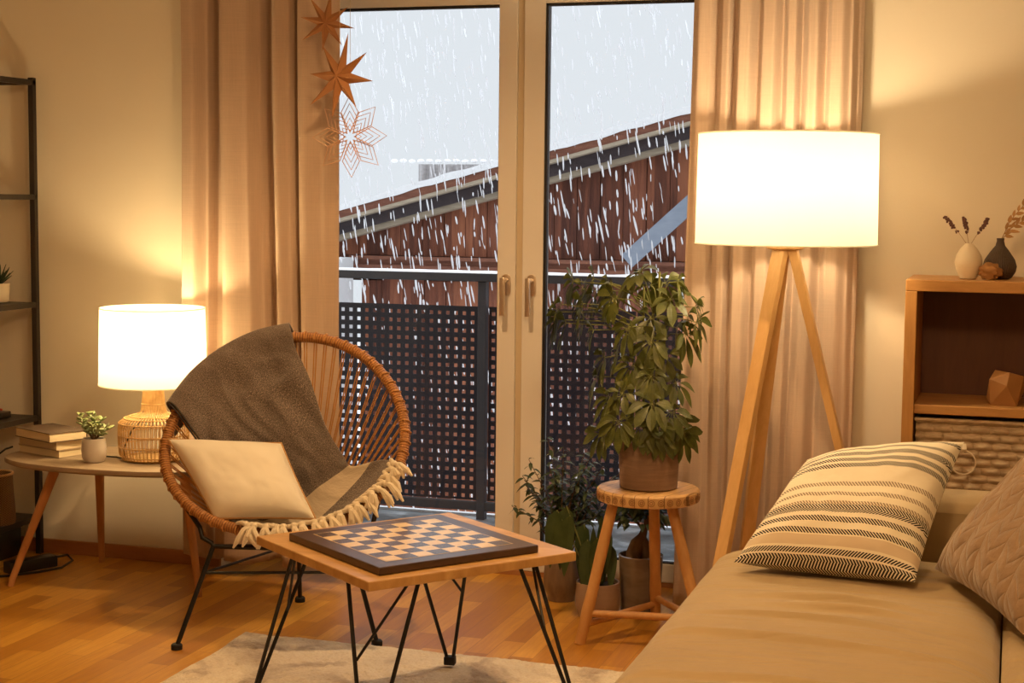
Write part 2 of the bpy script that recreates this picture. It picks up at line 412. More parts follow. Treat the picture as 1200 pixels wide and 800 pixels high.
# ------------------------------------------------------------------ the room
WY = 5.21; DX0, DX1, DH = -2.754, -.62, 2.26; CH = 2.55; RX0, RX1, RY0 = -4.7, 2.6, -1.6; WT = .36
struct('floor', MB().box((RX0,RY0,-.06),(RX1,WY,0)).box((DX0,WY,-.06),(DX1,5.47,0)), mt['floor'], smooth=False)
struct('ceiling', MB().box((RX0,RY0,CH),(RX1,WY+WT,CH+.1)), mt['ceil'], smooth=False)
struct('wall_back', MB().box((RX0,WY,0),(DX0,WY+WT,CH)).box((DX1,WY,0),(RX1,WY+WT,CH)).box((DX0,WY,DH),(DX1,WY+WT,CH)), mt['wall'], smooth=False)
struct('wall_left', MB().box((RX0-.2,RY0,0),(RX0,WY+WT,CH)), mt['wall'], smooth=False)
struct('wall_right', MB().box((RX1,RY0,0),(RX1+.2,WY+WT,CH)), mt['wall'], smooth=False)
struct('wall_front', MB().box((RX0-.2,RY0-.2,0),(RX1+.2,RY0,CH)), mt['wall'], smooth=False)
struct('baseboard_left', MB().box((RX0,WY-.014,0),(DX0,WY,.052)), mt['base'], bevel=.003, smooth=False)
struct('baseboard_right', MB().box((DX1,WY-.014,0),(RX1,WY,.052)), mt['base'], bevel=.003, smooth=False)
# door frame round both leaves
fb = MB(); fb.box((DX0,5.47,0),(-2.69,5.55,DH)).box((-.685,5.47,0),(DX1,5.55,DH)).box((-2.69,5.47,2.13),(-.685,5.55,DH))
struct('trim_1', fb, mt['frame'], bevel=.004, smooth=False)
struct('trim_2', MB().box((DX0,5.452,-.02),(DX1,5.56,.018)), mt['base'], bevel=.003, smooth=False)

def door(name, xl, xr, gl_, gr_, hx, gx, lab):
    T = thing(name, None, None, ((xl+xr)/2, 5.45, .02), kind='structure')
    z0, z1, g0, g1 = .02, 2.125, .085, 2.045; y0, y1 = 5.45, 5.515
    b = MB(); b.box((xl,y0,z0),(gl_,y1,z1)); b.box((gr_,y0,z0),(xr,y1,z1)); b.box((gl_,y0,z0),(gr_,y1,g0)); b.box((gl_,y0,g1),(gr_,y1,z1))
    b.build('door_frame', mt['frame'], T, bevel=.003, smooth=False)
    k = MB(); t = .009
    k.box((gl_,y0+.006,g0),(gl_+t,y0+.03,g1)); k.box((gr_-t*.3,y0+.006,g0),(gr_,y0+.03,g1)); k.box((gl_,y0+.006,g1-t),(gr_,y0+.03,g1)); k.box((gl_,y0+.006,g0),(gr_,y0+.03,g0+t*.6))
    k.build('gasket', mt['gasket'], T, smooth=False)
    MB().box((gl_+.002,y0+.022,g0+.002),(gr_-.002,y0+.027,g1-.002)).build('glass_pane', mt['glass'], T, smooth=False)
    # handle: oval plate, neck, straight lever pointing down
    h = MB(); hz = 1.055
    for i in range(1):
        poly = []
        for a in range(24):
            an = 2*pi*a/24; poly.append((hx+.0165*cos(an), y0-.0005, hz+(.022 if sin(an) > 0 else -.022)+.0165*sin(an)))
        h.prism(poly, None, (0,-.009,0))
    H = h.build('handle_plate', mt['nickel'], T, bevel=.0015, smooth=True)
    l = MB(); l.tube([(hx,y0-.008,hz+.016),(hx,y0-.045,hz+.016)], .0095, 14)
    l.box((hx-.0085,y0-.060,hz-.108),(hx+.0085,y0-.044,hz+.028))
    l.build('handle_lever', mt['nickel'], T, bevel=.002)
    return T
door('door_1', -2.69, -1.705, -2.60, -1.772, -1.737, 0, '')
door('door_2', -1.680, -.685, -1.603, -.765, -1.6425, 0, '')
struct('trim_3', MB().box((-1.7045,5.462,.02),(-1.6805,5.51,2.125)), mt['groove'], smooth=False)

# ------------------------------------------------------------------ outside
struct('balcony_floor', MB().box((-4.6,5.57,-.14),(1.2,6.66,-.05)), mt['slab'], smooth=False)
struct('balcony_edge', MB().box((-4.6,6.66,-.15),(1.2,6.69,-.040)), mt['snow'], smooth=False)
T = thing('balcony_railing', 'dark grey metal balcony railing with square-perforated panels and snow on its top bar', 'railing', (-2.2,6.6,-.05))
YR = 6.6
MB().box((-4.5,YR-.03,1.0),(1.1,YR+.03,1.036)).build('top_rail', mt['rail'], T, bevel=.003, smooth=False)
MB().box((-4.5,YR-.012,-.012),(1.1,YR+.012,.028)).build('bottom_rail', mt['rail'], T, bevel=.003, smooth=False)
for px in (-3.55, -2.21, -.87, .45):
    MB().box((px-.019,YR-.02,-.05),(px+.019,YR+.02,1.0)).build('post', mt['rail'], T, bevel=.003, smooth=False)
sn = MB()
def snowtop(u, v):
    x = -4.5+5.6*u; return (x, YR-.028+.056*v, 1.036+(.010+.006*noise.noise(V((x*7,0,1))))*sin(pi*v)**.6)
sn.grid(snowtop, 160, 6, True); sn.build('snow_cap', mt['snow'], T)
P_ = .0385; H_ = .0165
def panel(xa, xb):
    b = MB(); nx = int((xb-xa)/P_); nz = 22; z0 = .030; off = ((xb-xa)-nx*P_)/2; y = YR+.012
    xs = [xa]; 
    for i in range(nx): xs += [xa+off+i*P_+(P_-H_)/2, xa+off+i*P_+(P_+H_)/2]
    xs.append(xb); zs = [z0]
    for j in range(nz): zs += [z0+j*P_+(P_-H_)/2, z0+j*P_+(P_+H_)/2]
    zs.append(z0+nz*P_+.012)
    for yy, fl in ((y, False), (y+.003, True)):
        ids = [[b.vert((x, yy, z)) for x in xs] for z in zs]
        for j in range(len(zs)-1):
            for i in range(len(xs)-1):
                if i % 2 == 1 and j % 2 == 1: continue
                q = [ids[j][i], ids[j][i+1], ids[j+1][i+1], ids[j+1][i]]
                b.face(q[::-1] if fl else q)
    n = len(xs)*len(zs)
    for j in range(1, len(zs)-1, 2):
        for i in range(1, len(xs)-1, 2):
            a = [j*len(xs)+i, j*len(xs)+i+1, (j+1)*len(xs)+i+1, (j+1)*len(xs)+i]
            for k in range(4): b.face([a[(k+1) % 4], a[k], a[k]+n, a[(k+1) % 4]+n])
    b.build('perforated_panel', mt['panel'], T, smooth=False)
for xa, xb in ((-3.525,-2.232),(-2.186,-1.53),(-1.523,-.892),(-.848,-.2)): panel(xa, xb)

# wooden barn across the yard, gable side to us
T = thing('wooden_barn', 'red-brown wooden barn with a sloping snow-covered roof behind the balcony', 'barn', (-2.6,11,-3))
def zt(x): return 1.27+.268*(x+4.8)
b = MB(); x = -6.1675; k = 0
while x < 1.5:
    w = .162; dy = R.uniform(0,.012)
    for (za, zb, yy) in ((.93, zt(x)-.22, 11.0), (-3, .80, 11.05)):
        if za < 0 and x < -4.7: continue
        b.prism([(x,yy+dy,za),(x+w,yy+dy,za),(x+w,yy+dy,zb+(.268*w if za > 0 else 0)),(x,yy+dy,zb)], None, (0,.03,0))
    x += .1675
b.box((-4.66,11.075,-3),(1.5,11.15,1.0))
b.prism([(-6.1,11.055,.8),(1.5,11.055,.8),(1.5,11.055,zt(1.5)-.2),(-6.1,11.055,zt(-6.1)-.2)], None, (0,.03,0))
b.build('board_wall', mt['barn'], T, smooth=False)
b = MB(); b.box((-4.7,10.93,.80),(1.5,11.06,.86)); b.box((-4.7,10.95,.86),(1.5,11.06,.90)); b.box((-4.7,10.91,.90),(1.5,11.06,.925)); b.build('horizontal_moulding', mt['fascia'], T, smooth=False)
def layer(name, mat, za, zb, y0, y1):
    x0, x1 = -6.3, 1.6
    q = MB(); q.prism([(x0,y0,zt(x0)+za),(x1,y0,zt(x1)+za),(x1,y0,zt(x1)+zb),(x0,y0,zt(x0)+zb)], None, (0,y1-y0,0)); return q.build(name, mt[mat], T, smooth=False)
layer('eaves_board', 'fascia', -.10, -.035, 10.72, 14.5)
layer('pale_batten', 'batten', -.125, -.10, 10.70, 10.80)
layer('soffit_shade', 'soffit_shade', -.205, -.125, 10.82, 11.2)  # recessed band, eaves shadow painted in
layer('gable_beam', 'batten', -.245, -.205, 10.86, 11.0)
def rsnow(u, v):
    x = -6.3+7.9*u; n_ = noise.noise(V((x*6, v*3, 0)))*.012
    if v < .2: a = v/.2*pi/2; return (x, 10.69+.02*(1-sin(a)), zt(x)-.045+.05*sin(a)+n_)
    return (x, 10.71+(v-.2)*4.5, zt(x)+.008+n_)
MB().grid(rsnow, 150, 16).build('roof_snow', mt['snow'], T)
# lead-grey sheet leaning across the boards
b = MB(); b.beam((-2.58,10.84,.93),(-1.55,10.84,1.87),.02,.115,(-.67,0,.74)); tag(b.build('metal_brace', mt['lead'], origin=(-2.58,10.84,.93), smooth=False), 'blue-grey sheet metal strip slanting across the barn boards', 'metal strip')
# white house corner seen left of the barn
T = thing('white_house', 'white plastered house corner standing left of the wooden barn', 'house', (-5.4,10.6,-3))
MB().box((-7.4,10.5,-3),(-4.62,10.80,.915)).build('plaster_wall', mt['plaster'], T, smooth=False)
MB().box((-7.4,10.47,-3),(-4.60,10.49,-1.2)).build('wall_plinth', mt['plaster'], T, smooth=False)
# corrugated sheet roof further back with a row of snow on its ridges
T = thing('corrugated_shelter', 'pale corrugated sheet roof edged with snow behind the barn roof', 'shelter', (-5,15,-3))
b = MB()
def cor(u, v):
    x = -5.80+1.6*u; return (x, 15.2+.10*cos(x*2*pi/.095)*.3, 1.35+.335*v)
b.grid(cor, 260, 1); b.build('corrugated_sheet', mt['corrugated'], T)
b = MB()
for i in range(19): b.blob((-6.03+i*.0945, 15.15, 1.715+.003*sin(i*2.2)), (.036,.05,.020), 8, 5)
b.build('snow_ridges', mt['snow'], T)
MB().box((-5.78,15.3,-3),(-4.3,16,1.36)).build('shelter_wall', mt['plaster'], T, smooth=False)
struct('ground', MB().box((-30,6.9,-3.2),(25,45,-3)), mt['snow'], smooth=False)
# falling snow: short clumps
b = MB(); RS = random.Random(3)
for i in range(3300):
    y = RS.uniform(6.9, 10.6); x = RS.uniform(-.52*y, -.08*y); z = RS.uniform(-.5, 2.6)
    L = RS.uniform(.010,.050)*(1.0 if i % 3 else 1.4); w = RS.uniform(.0018,.0062)
    a = RS.gauss(.14,.07); M_ = Matrix.Rotation(-a, 3, 'Y')
    b.blob((x,y,z), (w,w,L), 5, 4, M_)
o = b.build('snowfall', mt['flake']); tag(o, 'white snowflakes falling thickly outside the balcony doors', 'snow', kind='stuff')

# ------------------------------------------------------------------ curtains
def curtain(ctrl, x_at, y0, z0, z1, sl, label, seedo, amp=1.0):
    xs = [c[0] for c in ctrl]; n = 260
    def prof(px):
        for i in range(len(xs)-1):
            if px <= xs[i+1]:
                t = (px-xs[i])/(xs[i+1]-xs[i]); t = t*t*(3-2*t); return ctrl[i][1]*(1-t)+ctrl[i+1][1]*t
        return ctrl[-1][1]
    def fn(u, v):
        px = xs[0]+(xs[-1]-xs[0])*u; z = z0+(z1-z0)*v
        low = max(0, 1-(z-z0)/1.6)
        d = prof(px + 7.0*low*sin(u*6+seedo))*(1-(.45 if amp > .9 else .68)*low)*amp + .006*noise.noise(V((u*6, z*1.4, seedo)))*2 + .010*low*sin(u*11+seedo)
        return (x_at(px)+sl(u, z), y0+d, z + (.010*sin(u*23+seedo)+.012*noise.noise(V((u*9,0,seedo))))*(1 if v == 0 else 0))
    b = MB(); b.grid(fn, n, 70); o = b.build('curtain', mt['curtain'], origin=(x_at((xs[0]+xs[-1])/2), y0, z0), solid=.0022, angle=80)
    return tag(o, label, 'curtain')
curtain([(213,.08),(220,-.03),(232,-.036),(244,.01),(249,.066),(266,.068),(268.5,-.04),(273,-.044),(295,-.03),(307,.01),(311,.066),(325,.068),(327.5,-.034),(331,-.042),(344,-.015),(350,.06),(356,.06),(358.5,-.036),(364,-.04),(385,-.015),(400,-.0)],
        lambda p: -2.848+(p-213)*.003275, 5.105, .055, 2.42, lambda u, z: 0, 'beige floor-length curtain left of the balcony doors, behind the paper stars', 1.3)
curtain([(815,.0),(824,-.032),(836,-.02),(843,.03),(852,-.024),(858,-.03),(863,.036),(866,.03),(872,-.04),(882,-.034),(892,.03),(900,-.03),(911,-.034),(921,.03),(930,-.034),(937,-.04),(943,.038),(954,-.03),(962,-.042),(972,.022),(980,-.03),(990,-.034),(1001,.0),(1008,.055),(1013,.078)],
        lambda p: -.994+(p-820)*.00267, 5.105, .045, 2.42, lambda u, z: -.03*(1-u)*(2-z)/2*1.0, 'beige floor-length curtain right of the balcony doors, behind the floor lamp', 4.1, .72)

# ------------------------------------------------------------------ hanging paper stars
def star(name, label, c, rad, tilt, ph, n=8, depth=.022):
    c = V(c); T = thing(name, label, 'paper star', c, 'folded paper stars')
    M_ = Matrix.Rotation(tilt[2], 3, 'Z') @ Matrix.Rotation(tilt[0], 3, 'X') @ Matrix.Rotation(ph, 3, 'Y')
    b = MB(); cf = b.vert(c+M_ @ V((0,-depth,0))); cb = b.vert(c+M_ @ V((0,depth,0)))
    o = []
    for i in range(2*n):
        a = pi*i/n; r = rad*(1.0 if i % 2 == 0 else .33)*(1 if i % 2 else (1+.08*sin(i*2.1)))
        o.append(b.vert(c+M_ @ V((r*cos(a), 0, r*sin(a)))))
    for i in range(2*n):
        j = (i+1) % (2*n); b.face([cf, o[i], o[j]]); b.face([cb, o[j], o[i]])
    b.build('star_body', mt['kraft'], T, smooth=False)
    MB().tube([c+V((0,0,rad*.3)), (c.x, c.y, 2.55)], .0008, 5).build('string', mt['string'], T)
star('paper_star', 'small brown folded paper star hanging highest by the left curtain', (-2.219,4.96,1.940), .098, (.15,0,.15), .2, 8)
star('paper_star', 'large brown folded paper star hanging above the filigree snowflake', (-2.158,4.93,1.757), .140, (-.15,0,-.25), .12, 8)
c0 = V((-2.136,4.965,1.563)); T = thing('snowflake_ornament', 'thin filigree wooden snowflake ornament hanging lowest in front of the window', 'hanging ornament', c0)
b = MB()
for i in range(8):
    a0 = pi/2+2*pi*i/8+.02
    for s_, r_ in enumerate((.135,.110,.085,.062,.042)):
        hw = r_*.23; lo_ = .014+.002*s_
        pts = [(lo_,0),(r_*.60,hw),(r_,0),(r_*.60,-hw)]
        q = [c0+V((p[0]*cos(a0)-p[1]*sin(a0), .012*math.sin(i*1.7)*p[0]/.13, p[0]*sin(a0)+p[1]*cos(a0))) for p in pts]
        b.tube(q, .0016, 5, closed=True)
b.build('filigree', mt['snowflake'], T, smooth=False)
MB().tube([c0+V((0,0,.135)), (c0.x, c0.y, 2.55)], .0007, 5).build('string', mt['string'], T)

# ------------------------------------------------------------------ metal rack
T = thing('shelving_rack', 'black metal shelving rack standing in the corner by the left wall', 'shelf rack', (-3.85,5.0,0))
rx = -3.492
for (xx, yy) in ((rx,5.172),(rx,4.83),(-4.45,5.172),(-4.45,4.83)):
    MB().box((xx-.022,yy-.011,0),(xx,yy+.011,1.79)).build('post', mt['rack'], T, bevel=.002, smooth=False)
for z in (1.772, 1.350, .948, .520, .140):
    b = MB(); b.box((rx-.020,4.83,z-.010),(rx-.002,5.172,z+.010)); b.box((-4.448,4.83,z-.010),(-4.43,5.172,z+.010))
    b.box((-4.45,5.162,z-.008),(rx,5.180,z+.008)); b.box((-4.45,4.822,z-.008),(rx,4.84,z+.008))
    b.build('shelf_frame', mt['rack'], T, smooth=False)
    if z < 1.0: MB().box((-4.43,4.84,z+.001),(rx-.02,5.162,z+.008)).build('shelf_board', mt['rack'], T, smooth=False)

def lathe_pot(T, c, prof, mat, soil_r, soil_z):
    MB().lathe(c, prof, 36).build('pot', mt[mat], T)
    MB().lathe((c[0],c[1],c[2]+soil_z), [(0,0.004),(soil_r*.6,.003),(soil_r,0)], 24).build('soil', mt['soil'], T)

# aloe in a tan pot on the rack
c = (-3.612,5.10,.957); T = thing('potted_aloe', 'small spiky dark green aloe in a tan pot on the black rack', 'potted plant', c)
lathe_pot(T, c, [(.022,0),(.036,.004),(.040,.05),(.041,.072),(.036,.072),(.034,.06)], 'vase_white', .034, .06)
b = MB()
for i in range(26):
    a = R.uniform(0,2*pi); el = R.uniform(.3,1.3); d = V((cos(a)*cos(el), sin(a)*cos(el), sin(el)))
    b.leaf(V(c)+V((0,0,.062))+d*.005, d, (0,0,1), R.uniform(.05,.08), .011, -.1, .6, 5, .5)
b.build('foliage', mt['leaf_e'], T, solid=.002)
# small dark tray with a red ribbon on the rack
c = (-3.62,5.05,.529); T = thing('dark_box', 'small dark box with a red cord bow on the black rack', 'box', c)
MB().box((-3.68,5.0,.529),(-3.568,5.10,.552)).build('box_body', mt['plastic'], T, bevel=.003)
mt['red'] = Mat('red_cord', (.45,.05,.02), .6).m
MB().tube([(-3.60,5.0,.553),(-3.61,5.03,.566),(-3.63,5.05,.580),(-3.66,5.06,.575),(-3.64,5.08,.56),(-3.60,5.09,.556)], .004, 6).build('ribbon', mt['red'], T)
# woven basket with handle on the lowest shelf
c = V((-3.565,4.98,.1495)); T = thing('woven_basket', 'tall narrow woven cane basket on the lowest shelf of the rack', 'basket', c)
m = Mat('woven_cane', (.4,.22,.07), .6); uv = m.coord('UV'); w1 = m.wave(m.coord('UV', (16,60,1), (0,0,.78)), 1.2, 0, 'X'); w2 = m.wave(m.coord('UV', (16,60,1), (0,0,-.78)), 1.2, 0, 'X')
ff = m.math('MULTIPLY', w1, w2); m.color(m.ramp(ff, [(.05,(.10,.045,.012)),(.5,(.40,.21,.07)),(.9,(.60,.35,.13))])); m.bump(ff, .8, .006); mt['cane'] = m.m
MB().lathe(c, [(.075,0),(.078,.01),(.075,.06),(.070,.13),(.068,.185),(.063,.185),(.064,.13),(.068,.03)], 28).build('basket_body', mt['cane'], T)
MB().tube([c+V((.068*cos(a), .068*sin(a), .185)) for a in [2*pi*i/24 for i in range(24)]], .005, 6, closed=True).build('rim', mt['rattan'], T)
MB().tube([c+V((-.06,.0,.20)), c+V((-.05,-.02,.235)), c+V((.0,-.05,.250)), c+V((.05,-.045,.262)), c+V((.075,-.03,.285)), c+V((.085,.0,.29))], .0035, 6).build('handle', mt['black_matt'], T)
T = thing('shade_box', 'low black box added for the shade on the floor beneath the rack', 'box', (-3.9,5.0,0))  # added black box standing in for the shade under the lowest shelf
MB().box((-4.35,4.86,0),(-3.56,5.14,.105)).build('box_body', mt['plastic'], T, bevel=.004)
MB().box((-4.36,4.855,.1055),(-3.555,5.145,.122)).build('shade_box_lid', mt['rack'], T, bevel=.003)
# power strip and cable
c = V((-3.385,4.925,0)); T = thing('power_adapter', 'black box power adapter lying on the floor behind the side table leg', 'adapter', c)
M_ = Matrix.Translation(c) @ Matrix.Rotation(-.43, 4, 'Z')
MB().box((-.028,-.085,0),(.028,.105,.042), M_).build('adapter_body', mt['plastic'], T, bevel=.004)
MB().tube([M_ @ V(p) for p in ((.0,.105,.03),(.02,.15,.035),(.055,.15,.02),(.075,.09,.006),(.07,.0,.005),(.05,-.10,.005),(.0,-.2,.005),(-.1,-.26,.005))], .0045, 8).build('cable', mt['plastic'], T)

# ------------------------------------------------------------------ side table
T = thing('side_table', 'oval grey-brown side table with three slanted wooden legs', 'side table', (-2.94,4.85,0))
m = Mat('grey_veneer', (.3,.22,.14), .5); n = m.noise(m.coord('Object', (1,9,9)), 5, 5); m.color(m.ramp(n, [(.3,(.235,.165,.105)),(.7,(.33,.245,.165))])); m.bump(n, .1, .002); mt['veneer'] = m.m
b = MB(); N_ = 64; cx_, cy_, A_, B_ = -2.94, 4.832, .425, .230
def ell(k, s, z):
    a = 2*pi*k/N_; ca, sa = cos(a), sin(a); e = .82
    return (cx_+A_*s*math.copysign(abs(ca)**e, ca), cy_+B_*s*math.copysign(abs(sa)**e, sa), z)
rings = [(.97,.430),(1,.436),(1,.446),(.992,.450)]
ids = [[b.vert(ell(k, s, z)) for k in range(N_)] for s, z in rings]
b.face(ids[0][::-1]); b.face(ids[-1])
for a in range(3):
    for k in range(N_): l = (k+1) % N_; b.face([ids[a][k], ids[a][l], ids[a+1][l], ids[a+1][k]])
b.build('tabletop', mt['veneer'], T)
for (fx, fy, tx, ty) in ((-3.300,4.695,-3.165,4.79), (-3.205,5.125,-3.16,5.045), (-2.612,4.780,-2.70,4.84)):
    MB().tube([(fx,fy,.001),(fx+(tx-fx)*.05,fy+(ty-fy)*.05,.03),(tx,ty,.43)], [.0105,.0115,.0185], 16).build('leg', mt['leg_wood'], T)

# books: stack of three
def book(label, pc, ang, w, d, z0, h, cover, covercol, seed):
    c = V((pc[0], pc[1], z0)); T = thing('book', label, 'book', c, 'books stacked on the side table')
    M_ = Matrix.Translation(c) @ Matrix.Rotation(ang, 4, 'Z')
    mc = Mat('book_cover', covercol, .6); mc.bump(mc.noise(mc.coord(), 200, 2), .2, .001)
    mp_ = Mat('book_pages', (.72,.60,.40), .9); mp_.bump(mp_.wave(mp_.coord('Object'), 260, .6, 'Z'), .4, .001)
    b = MB(); t = .0022
    b.box((-w/2,-d/2,0),(w/2,d/2,t), M_); b.box((-w/2,-d/2,h-t),(w/2,d/2,h), M_); b.box((-w/2,d/2-t,0),(w/2,d/2,h), M_)
    b.build('cover', mc.m, T, smooth=False)
    MB().box((-w/2+.003,-d/2+.003,t),(w/2-.003,d/2-t,h-t), M_).build('pages', mp_.m, T, smooth=False)
book('grey-brown bound book at the bottom of the stack of three', (-3.218,4.868), -.33, .225, .160, .4505, .027, 1, (.40,.30,.20), 1)
book('beige bound book in the middle of the stack of three', (-3.222,4.866), -.37, .225, .155, .4778, .030, 1, (.50,.38,.25), 2)
book('dark-covered hardback book lying on top of the stack of three', (-3.222,4.838), -.44, .225, .150, .508, .032, 1, (.115,.078,.055), 3)

# succulent in a pale pot on the side table
c = V((-2.990,4.742,.4505)); T = thing('potted_succulent', 'jade plant with plump green leaves in a pale grey pot beside the books', 'potted plant', c)
lathe_pot(T, c, [(.020,0),(.034,.002),(.041,.018),(.0425,.045),(.039,.078),(.0375,.082),(.034,.081),(.036,.06)], 'pot_white', .035, .072)
st = MB(); lf = MB()
for i in range(11):
    a = 2*pi*i/11+R.uniform(-.3,.3); el = R.uniform(.7,1.3); L = R.uniform(.065,.105)
    d = V((cos(a)*cos(el), sin(a)*cos(el), sin(el))); p0 = c+V((0,0,.07)); p1 = p0+d*L
    st.tube([p0, p0+d*L*.5+V((0,0,.004)), p1], [.003,.0025,.002], 6)
    for k in range(9):
        t = .45+.55*k/8; q = p0+d*(L*t); a2 = k*2.4+i; e2 = R.uniform(.0,.9)
        dd = V((cos(a2)*cos(e2), sin(a2)*cos(e2), sin(e2)))
        sc = R.uniform(.8,1.25); up = dd.cross(V((0,0,1))).normalized()
        M_ = Matrix((dd, up, dd.cross(up))).transposed()
        lf.blob(q+dd*.011*sc, (.013*sc,.0072*sc,.0032*sc), 8, 5, M_)
st.build('stem', mt['bark'], T); lf.build('foliage', mt['leaf_d'], T)

# ------------------------------------------------------------------ table lamp
LC = V((-2.828,4.862,.4505))
T = thing('table_lamp', 'table lamp with white drum shade and open rattan base on the side table', 'table lamp', LC)
b = MB()
def lampr(t):  # radius/height along a cane
    P = [(.106,0),(.116,.02),(.120,.06),(.120,.110),(.115,.130),(.094,.143),(.060,.150),(.043,.163),(.038,.19),(.034,.24),(.033,.285)]
    return P
for k in range(56):
    a = 2*pi*k/56; b.tube([LC+V((r*cos(a), r*sin(a), z+.004)) for r, z in lampr(0)], .0020, 6)
MBb = b.build('rattan_canes', mt['rattan_lamp'], T)
b = MB()
for r, z in ((.107,.003),(.114,.012),(.120,.045),(.121,.085),(.118,.125),(.100,.141),(.080,.148),(.035,.255),(.035,.285),(.039,.19)):
    MB().tube([LC+V((r*cos(2*pi*i/48), r*sin(2*pi*i/48), z+.004)) for i in range(48)], .0024, 6, closed=True).build('binding_ring', mt['rattan_lamp'], T)
MB().lathe(LC, [(0,.0),(.100,.0),(.104,.004),(0,.006)], 40).build('base_plate', mt['rattan_lamp'], T)
b = MB(); b.lathe(LC+V((0,0,.255)), [(.0,0),(.016,0),(.016,.065),(.0,.065)], 16); b.build('bulb_socket', mt['black_matt'], T)
b = MB(); b.tube([LC+V(p) for p in ((-.004,-.01,.25),(-.02,-.05,.14),(-.035,-.085,.11),(-.065,-.085,.05),(-.075,-.075,.012),(-.10,-.055,.006),(-.13,-.03,.004),(-.19,-.03,.004),(-.25,.02,.004),(-.31,.16,.004),(-.34,.24,.004))], .0026, 8); b.build('power_cord', mt['black_matt'], T)
r0, r1, z0, z1 = .184, .178, .262, .525
b = MB(); b.lathe(LC, [(r0,z0),(r1,z1)], 64); b.f = b.f[:64]; b.uv = b.uv[:64]
sh = b.build('lamp_shade', mt['shade'], T)
for r, z in ((r0,z0),(r1,z1)): MB().tube([LC+V((r*cos(2*pi*i/64), r*sin(2*pi*i/64), z)) for i in range(64)], .0022, 6, closed=True).build('shade_rim', mt['shade'], T)
b = MB()
for k in range(3):
    a = 2*pi*k/3; b.tube([LC+V((r0*cos(a),r0*sin(a),z0+.004)), LC+V((0,0,z0+.055))], .0012, 6)
b.build('shade_wire', mt['shade'], T)
MB().blob(LC+V((0,0,.365)), (.026,.026,.036), 16, 10).build('bulb', mt['bulb'], T)

# ------------------------------------------------------------------ round rattan chair
CC = V((-2.127,4.446,.64)); al, be = .08, 1.004; ra, rb, re = .383, .33, -.11
cu_ = V((cos(al), sin(al), 0)); bk = V((-sin(al), cos(al), 0)); cv_ = bk*cos(be)+V((0,0,1))*sin(be); cn = (cv_.cross(cu_)).normalized()
if cn.y > 0: cn = -cn            # cn points to the sitter
HUB = V((-2.13,4.50,.27))
def rim(th, s=1.0): return CC+cu_*(ra*s*cos(th)*(1+re*sin(th)))+cv_*(rb*s*sin(th))
def shell(deg, rho, off=0.0):
    p = HUB+(rim(math.radians(deg))-HUB)*rho; return p+(cn*.8+V((0,0,.6))*(1 if rho < .5 else .3)).normalized()*off
T = thing('rattan_chair', 'round corded rattan chair with black metal legs between side table and window', 'armchair', (-2.13,4.47,0))
b = MB(); b.tube([rim(2*pi*i/120) for i in range(120)], .0165, 16, closed=True); b.build('rim', mt['wrap'], T)
b = MB(); NC = 62
for k in range(NC):
    th = 2*pi*(k+.5)/NC; hp = HUB+V((cos(th)*.055, sin(th)*.055, .0)); rp = rim(th)
    for dd in (-.006,.006):
        t2 = th+dd*2; r2 = rim(t2); h2 = HUB+V((cos(th+dd*6)*.055, sin(th+dd*6)*.055, 0)); L_ = []
        for i in range(7):
            t = i/6; q = r2.lerp(h2, t); q = q-cn*(.018*sin(pi*t))*1.0; L_.append(q)
        b.tube(L_, .0022, 5)
    b.tube([rp+(CC-rp).normalized()*.0165*cos(a)+cn*.0190*sin(a)+ (CC-rp).normalized()*(-.002) for a in [2*pi*i/8 for i in range(8)]], .0026, 5, closed=True)
b.build('seat_cords', mt['cord'], T)
MB().tube([HUB+V((cos(a)*.055, sin(a)*.055, 0)) for a in [2*pi*i/24 for i in range(24)]], .006, 8, closed=True).build('hub_ring', mt['black'], T)
FL, FR, BK = V((-2.372,4.200,.0)), V((-1.820,4.440,.0)), V((-2.265,4.842,.0))
tl_, tr_, tb_ = V((-2.300,4.300,.300)), V((-1.905,4.440,.300)), V((-2.215,4.72,.330))
for f, t, e in ((FL, tl_, rim(math.radians(-140))), (FR, tr_, rim(math.radians(-42))), (BK, tb_, HUB+(rim(math.radians(105))-HUB)*.45-cn*.03)):
    o = MB().tube([f+V((0,0,.008)), t], .0075, 10).build('leg', mt['black'], T)
    MB().lathe(f, [(0,0),(.017,0),(.017,.014),(.013,.018),(0,.018)], 16).build('rubber_foot', mt['rubber'], o)
def at(f, t, z): return f+(t-f)*(z/t.z)
for a, c_ in (((FL,tl_),(FR,tr_)), ((FL,tl_),(BK,tb_)), ((FR,tr_),(BK,tb_))):
    MB().tube([at(*a,.222), at(*c_,.222)], .0045, 8).build('stretcher', mt['black'], T)
# bent seat frame bar that carries the rim
sf = [rim(math.radians(-148))-V((0,0,.012)), V((-2.345,4.300,.355)), V((-2.335,4.296,.325)), V((-2.305,4.300,.310)), tl_, V((-2.13,4.345,.298)), tr_, V((-1.865,4.452,.315)), V((-1.845,4.46,.36)), rim(math.radians(-35))-V((0,0,.012))]
MB().tube(sf, .0075, 10).build('seat_frame', mt['black'], T)
MB().tube([tl_, V((-2.24,4.5,.265)), tb_, V((-2.03,4.56,.275)), tr_], .006, 8).build('seat_brace', mt['black'], T)
MB().tube([tb_, HUB+(rim(pi/2)-HUB)*.55-cn*.035, rim(math.radians(98))-cn*.005], .0065, 8).build('back_brace', mt['black'], T)

